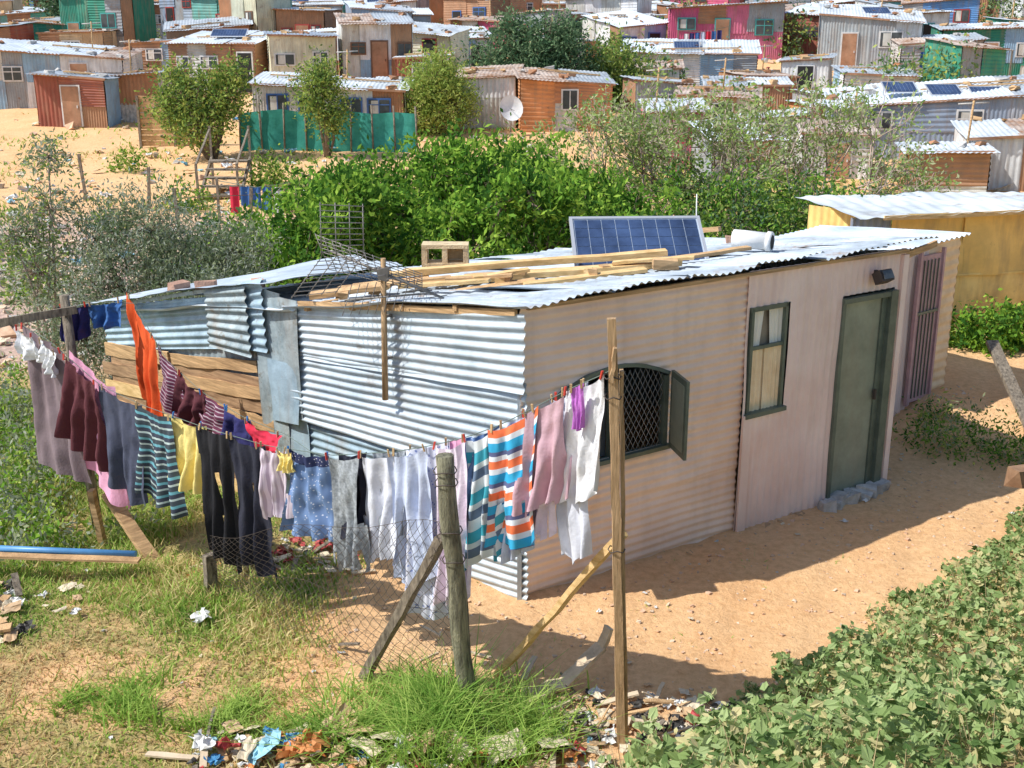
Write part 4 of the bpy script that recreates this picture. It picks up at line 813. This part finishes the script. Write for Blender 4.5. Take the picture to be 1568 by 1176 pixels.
S('brown_shack',11.9,32,2.1,1.8,1.25,-12,'brown','rust','','v'); S('grey_shack',14.3,33.5,2.6,2,1.5,-8,'white','light',''); S('timber_shack',1.9,44.5,3.4,2.4,1.7,5,'orange','grey','w','v'); S('white_shack',-.9,45,2.2,2.2,1.8,-4,'white','rust','')
S('pink_shack',5.1,37,1.8,1.6,1.8,0,'pink','light',''); S('white_shack',9.5,48,3.2,2,1.2,-5,'white','light','w'); S('white_shack',12.5,46,2.4,1.8,1.2,15,'grey','rust',''); S('tan_shack',-22.5,62,3.2,2.5,1.7,3,'tan','rust','w')
S('tan_shack',7.5,43,2.8,2,1.4,-12,'tan','rust','d'); S('rusty_shack',10.6,51,2.6,2,1.1,20,'rust','rust','w'); S('white_shack',13.2,53,2.0,2,1.3,-20,'white','grey','d')
S('grey_shack',8.0,37.5,2.6,2.2,1.5,-15,'white','light','w'); S('grey_shack',6.6,34.5,2.0,1.8,1.3,10,'grey','bright',''); S('white_shack',9.7,35,2.0,1.6,1.2,-8,'white','rust','d'); S('blue_shack',5.6,45.5,2.2,2,1.6,8,'slate','grey','w'); S('rusty_shack',11.2,42.5,1.8,1.6,1.2,12,'orange','light','')
S('white_shack',6.0,50.5,2.2,2,1.3,-6,'white','light','d')
walls=['grey','white','brown','grey','tan','rust','white','teal','blue','cream','orange','maroon','brown','pink','slate','green','white','rust','blue']
rr=random.Random(5); cnt=0
for k in range(5000):
    yy=rr.uniform(49,122); xx=rr.uniform(-.50,.50)*yy; wv=rr.uniform(2.0,5.4)*(1 if k<2500 else .7); rad=wv*.5
    if abs(xx-1.2)<5 and yy<54: continue
    if xx<-2 and yy<57: continue
    if 5.5<xx<15.5 and yy<61: continue
    if 20<xx<27 and yy<58: continue
    if all(math.hypot((xx-a),(yy-b_)*1.3)>(rad+c_)*.84+.15 for a,b_,c_ in placed):
        S('hillside_shack',xx,yy,wv,rr.uniform(2,3.4),rr.choice([rr.uniform(1.3,2.2),rr.uniform(1.8,2.6),rr.uniform(2.4,3.5)]) if yy>62 else rr.uniform(1.3,2.3),rr.uniform(-42,42),rr.choice(walls),rr.choice(['light','light','rust','grey','bright','slate','bright']),rr.choice(['wd','dw','w','wdw','d','']),style=rr.choice('uuuv'),tr=rr.choice([0,0,1,1,2,3,4])); cnt+=1
    if cnt>190: break
for (xx,yy,dz,ww) in [(-12.8,53.8,2.5,1.6),(8.0,54.4,1.75,1.2),(12.9,38.9,2.15,1.1),(14.3,38.6,2.15,1.1),(15.6,38.3,2.15,1.1),(17.6,57.6,2.85,1.3),(-8.6,78,2.25,1.6),(-13,72.3,2.25,1.4)]:
    solar('solar_panel',(xx,yy,G(xx,yy-1)+dz-.05),ww,.8,R(24),R(rng.uniform(-8,8)))
# yellow shack
ye=empty('yellow_shack'); mb=MB()
y0=np.array((5.15,15.5)); y1=np.array((10.2,16.6)); yd=y1-y0; yn=np.array((yd[1],-yd[0]))/np.linalg.norm(yd)
def YW(s,z,o=0): q=y0+yd*s+yn*o; return (q[0],q[1],z)
for a,b_ in ((0,.22),(.215,.45),(.445,.72),(.715,1)):
    mb.corr(YW(a,.0),YW(b_,.0),YW(b_,1.12),YW(a,1.12),'u',.7,.012,0,dent=.06,off=.01*rng.random()); mb.corr(YW(a,1.08),YW(b_,1.08),YW(b_,1.98),YW(a,1.98),'u',.9,.012,1,dent=.06,off=.015+.01*rng.random())
mb.corr((4.3,16.6,0),YW(0,0),YW(0,1.95),(4.3,16.6,1.95),'u',.12,.01,0)
for z_ in (1.1,.55): mb.beam(YW(.0,z_,.03),YW(1,z_,.03),.02,.03,0,seg=12)
mb.corr(YW(-.12,1.97,.28),YW(1.05,2.06,.35),(10.6,18.4,1.98),(4.4,17.9,1.90),'u',.25,.008,2,dent=.05)
mb.corr((4.6,15.5,1.55),YW(0,1.55),YW(0,1.93),(4.6,15.5,1.93),'u',.09,.014,3)
mb.beam(YW(-.05,1.965,.26),YW(1.02,2.03,.30),.03,.06,4,seg=10)
mb.build('walls_and_roof',PAL['yellow']+[ROOF['light'],PAL['slate'][0],plankY],ye)
mb=MB(); netm=M('shade_net',(.03,.30,.24),(.06,.40,.33),rough=.8,var=.15,scale=3)
xx=np.linspace(-9.2,-3.2,9)
for a,b_ in zip(xx[:-1],xx[1:]): mb.corr((a,39.4,G(a,39.4)),(b_,39.4,G(b_,39.4)),(b_,39.4,G(b_,39.4)+1.3+.05*math.sin(b_*3)),(a,39.4,G(a,39.4)+1.3+.05*math.sin(a*3)),'u',.9,.02,0,dent=.03)
for a in xx: mb.tube([(a,39.36,G(a,39.4)-.1),(a+U(-.05,.05),39.36,G(a,39.4)+1.55)],.03,1,6)
mb.build('shade_net_fence',[netm,plankD])
mb=MB()
for k in range(9): mb.beam((-12.9,40.5,G(-12,40.5)+.1+k*.19),(-10.4,40.6,G(-11,40.5)+.1+k*.19),.03,.17,0,seg=8,jit=.01)
for a in (-12.9,-11.7,-10.4): mb.beam((a,40.45,G(a,40.4)),(a,40.45,G(a,40.4)+1.8),.08,.08,1)
mb.build('plank_fence',[plank,plankD])
mb=MB()
cx=np.array((-.05,42.6,G(0,42.6)+.95)); N_=np.array((.25,-.9,.35)); N_/=np.linalg.norm(N_); a=np.cross(N_,(0,0,1)); a/=np.linalg.norm(a); b_=np.cross(a,N_); V=[];F=[]
for i in range(6):
    r=.44*i/5
    for k in range(16): t=k/16*2*math.pi; V.append(cx+r*(a*math.cos(t)+b_*math.sin(t)*1.1)+N_*(r*r*.6))
for i in range(5):
    for k in range(16): l=(k+1)%16; F.append((i*16+k,i*16+l,i*16+16+l,i*16+16+k))
mb.quads(V,F,0,True); mb.tube([cx,cx+N_*.45-b_*.2],.012,1,4); mb.tube([cx,cx-np.array((0,-.1,1.1))],.03,1,6); mb.build('satellite_dish',[whitep,wire2])
mb=MB()
for k in range(5): mb.box((-8.0,31.5+k*.3,.15+k*.2),(1.1,.3,.05),0,jit=.01)
for sx in (-.55,.55): 
    mb.beam((-8+sx,31.3,0),(-8+sx,33,1.0),.06,.12,0); mb.beam((-8+sx,31.3,0),(-8+sx,31.3,1.0),.06,.06,0); mb.beam((-8+sx,33,0),(-8+sx,33,1.9),.06,.06,0); mb.beam((-8+sx,31.3,1.0),(-8+sx,33,1.8),.05,.05,0)
mb.build('wooden_steps',[plankD])
def fpost(m):
    for (a,b_) in [(-10.8,24),(-9.6,23),(-7.6,26),(-6.2,27),(-5.4,24),(-5.0,28),(-9.5,30),(-11.5,31)]: m.beam((a,b_,G(a,b_)-.1),(a+U(-.1,.1),b_,G(a,b_)+U(.9,1.4)),.07,.07,0)
    for p,q in [((-10.8,24),(-9.6,23)),((-7.6,26),(-6.2,27)),((-6.2,27),(-5.0,28))]: m.tube([(*p,G(*p)+.9),(*q,G(*q)+.9)],.008,0,4)
single('valley_fence_posts',fpost,[plankD])
def wl(x0,y0_,n,hh):
    def f(m):
        L=n*.27; m.tube([(x0-.3,y0_,G(x0,y0_)+hh+.15),(x0+L/2,y0_,G(x0+L/2,y0_)+hh),(x0+L+.3,y0_,G(x0+L,y0_)+hh+.15)],.01,0,4)
        for p in (x0-.3,x0+L+.3): m.beam((p,y0_,G(p,y0_)-.1),(p,y0_,G(p,y0_)+hh+.2),.06,.06,6)
        for k in range(n):
            a=x0+k*.27; z=G(a,y0_)+hh; dl=.4+.4*rng.random(); m.corr((a,y0_,z-dl),(a+.23,y0_,z-dl-.05),(a+.23,y0_,z),(a,y0_,z),'u',.2,.02,1+int(rng.integers(5)),dent=.01)
    return f
for a in ((18.2,53,14,1.62),(-4.5,60.5,8,1.6),(-12.5,66,9,1.7),(8.5,59,7,1.5),(-7.0,28.5,5,.8)):
    single('distant_washing_line',wl(*a),[rope,f_nv,f_wh,fab('blue',(.05,.15,.4)),f_rd,f_pb,plankD])
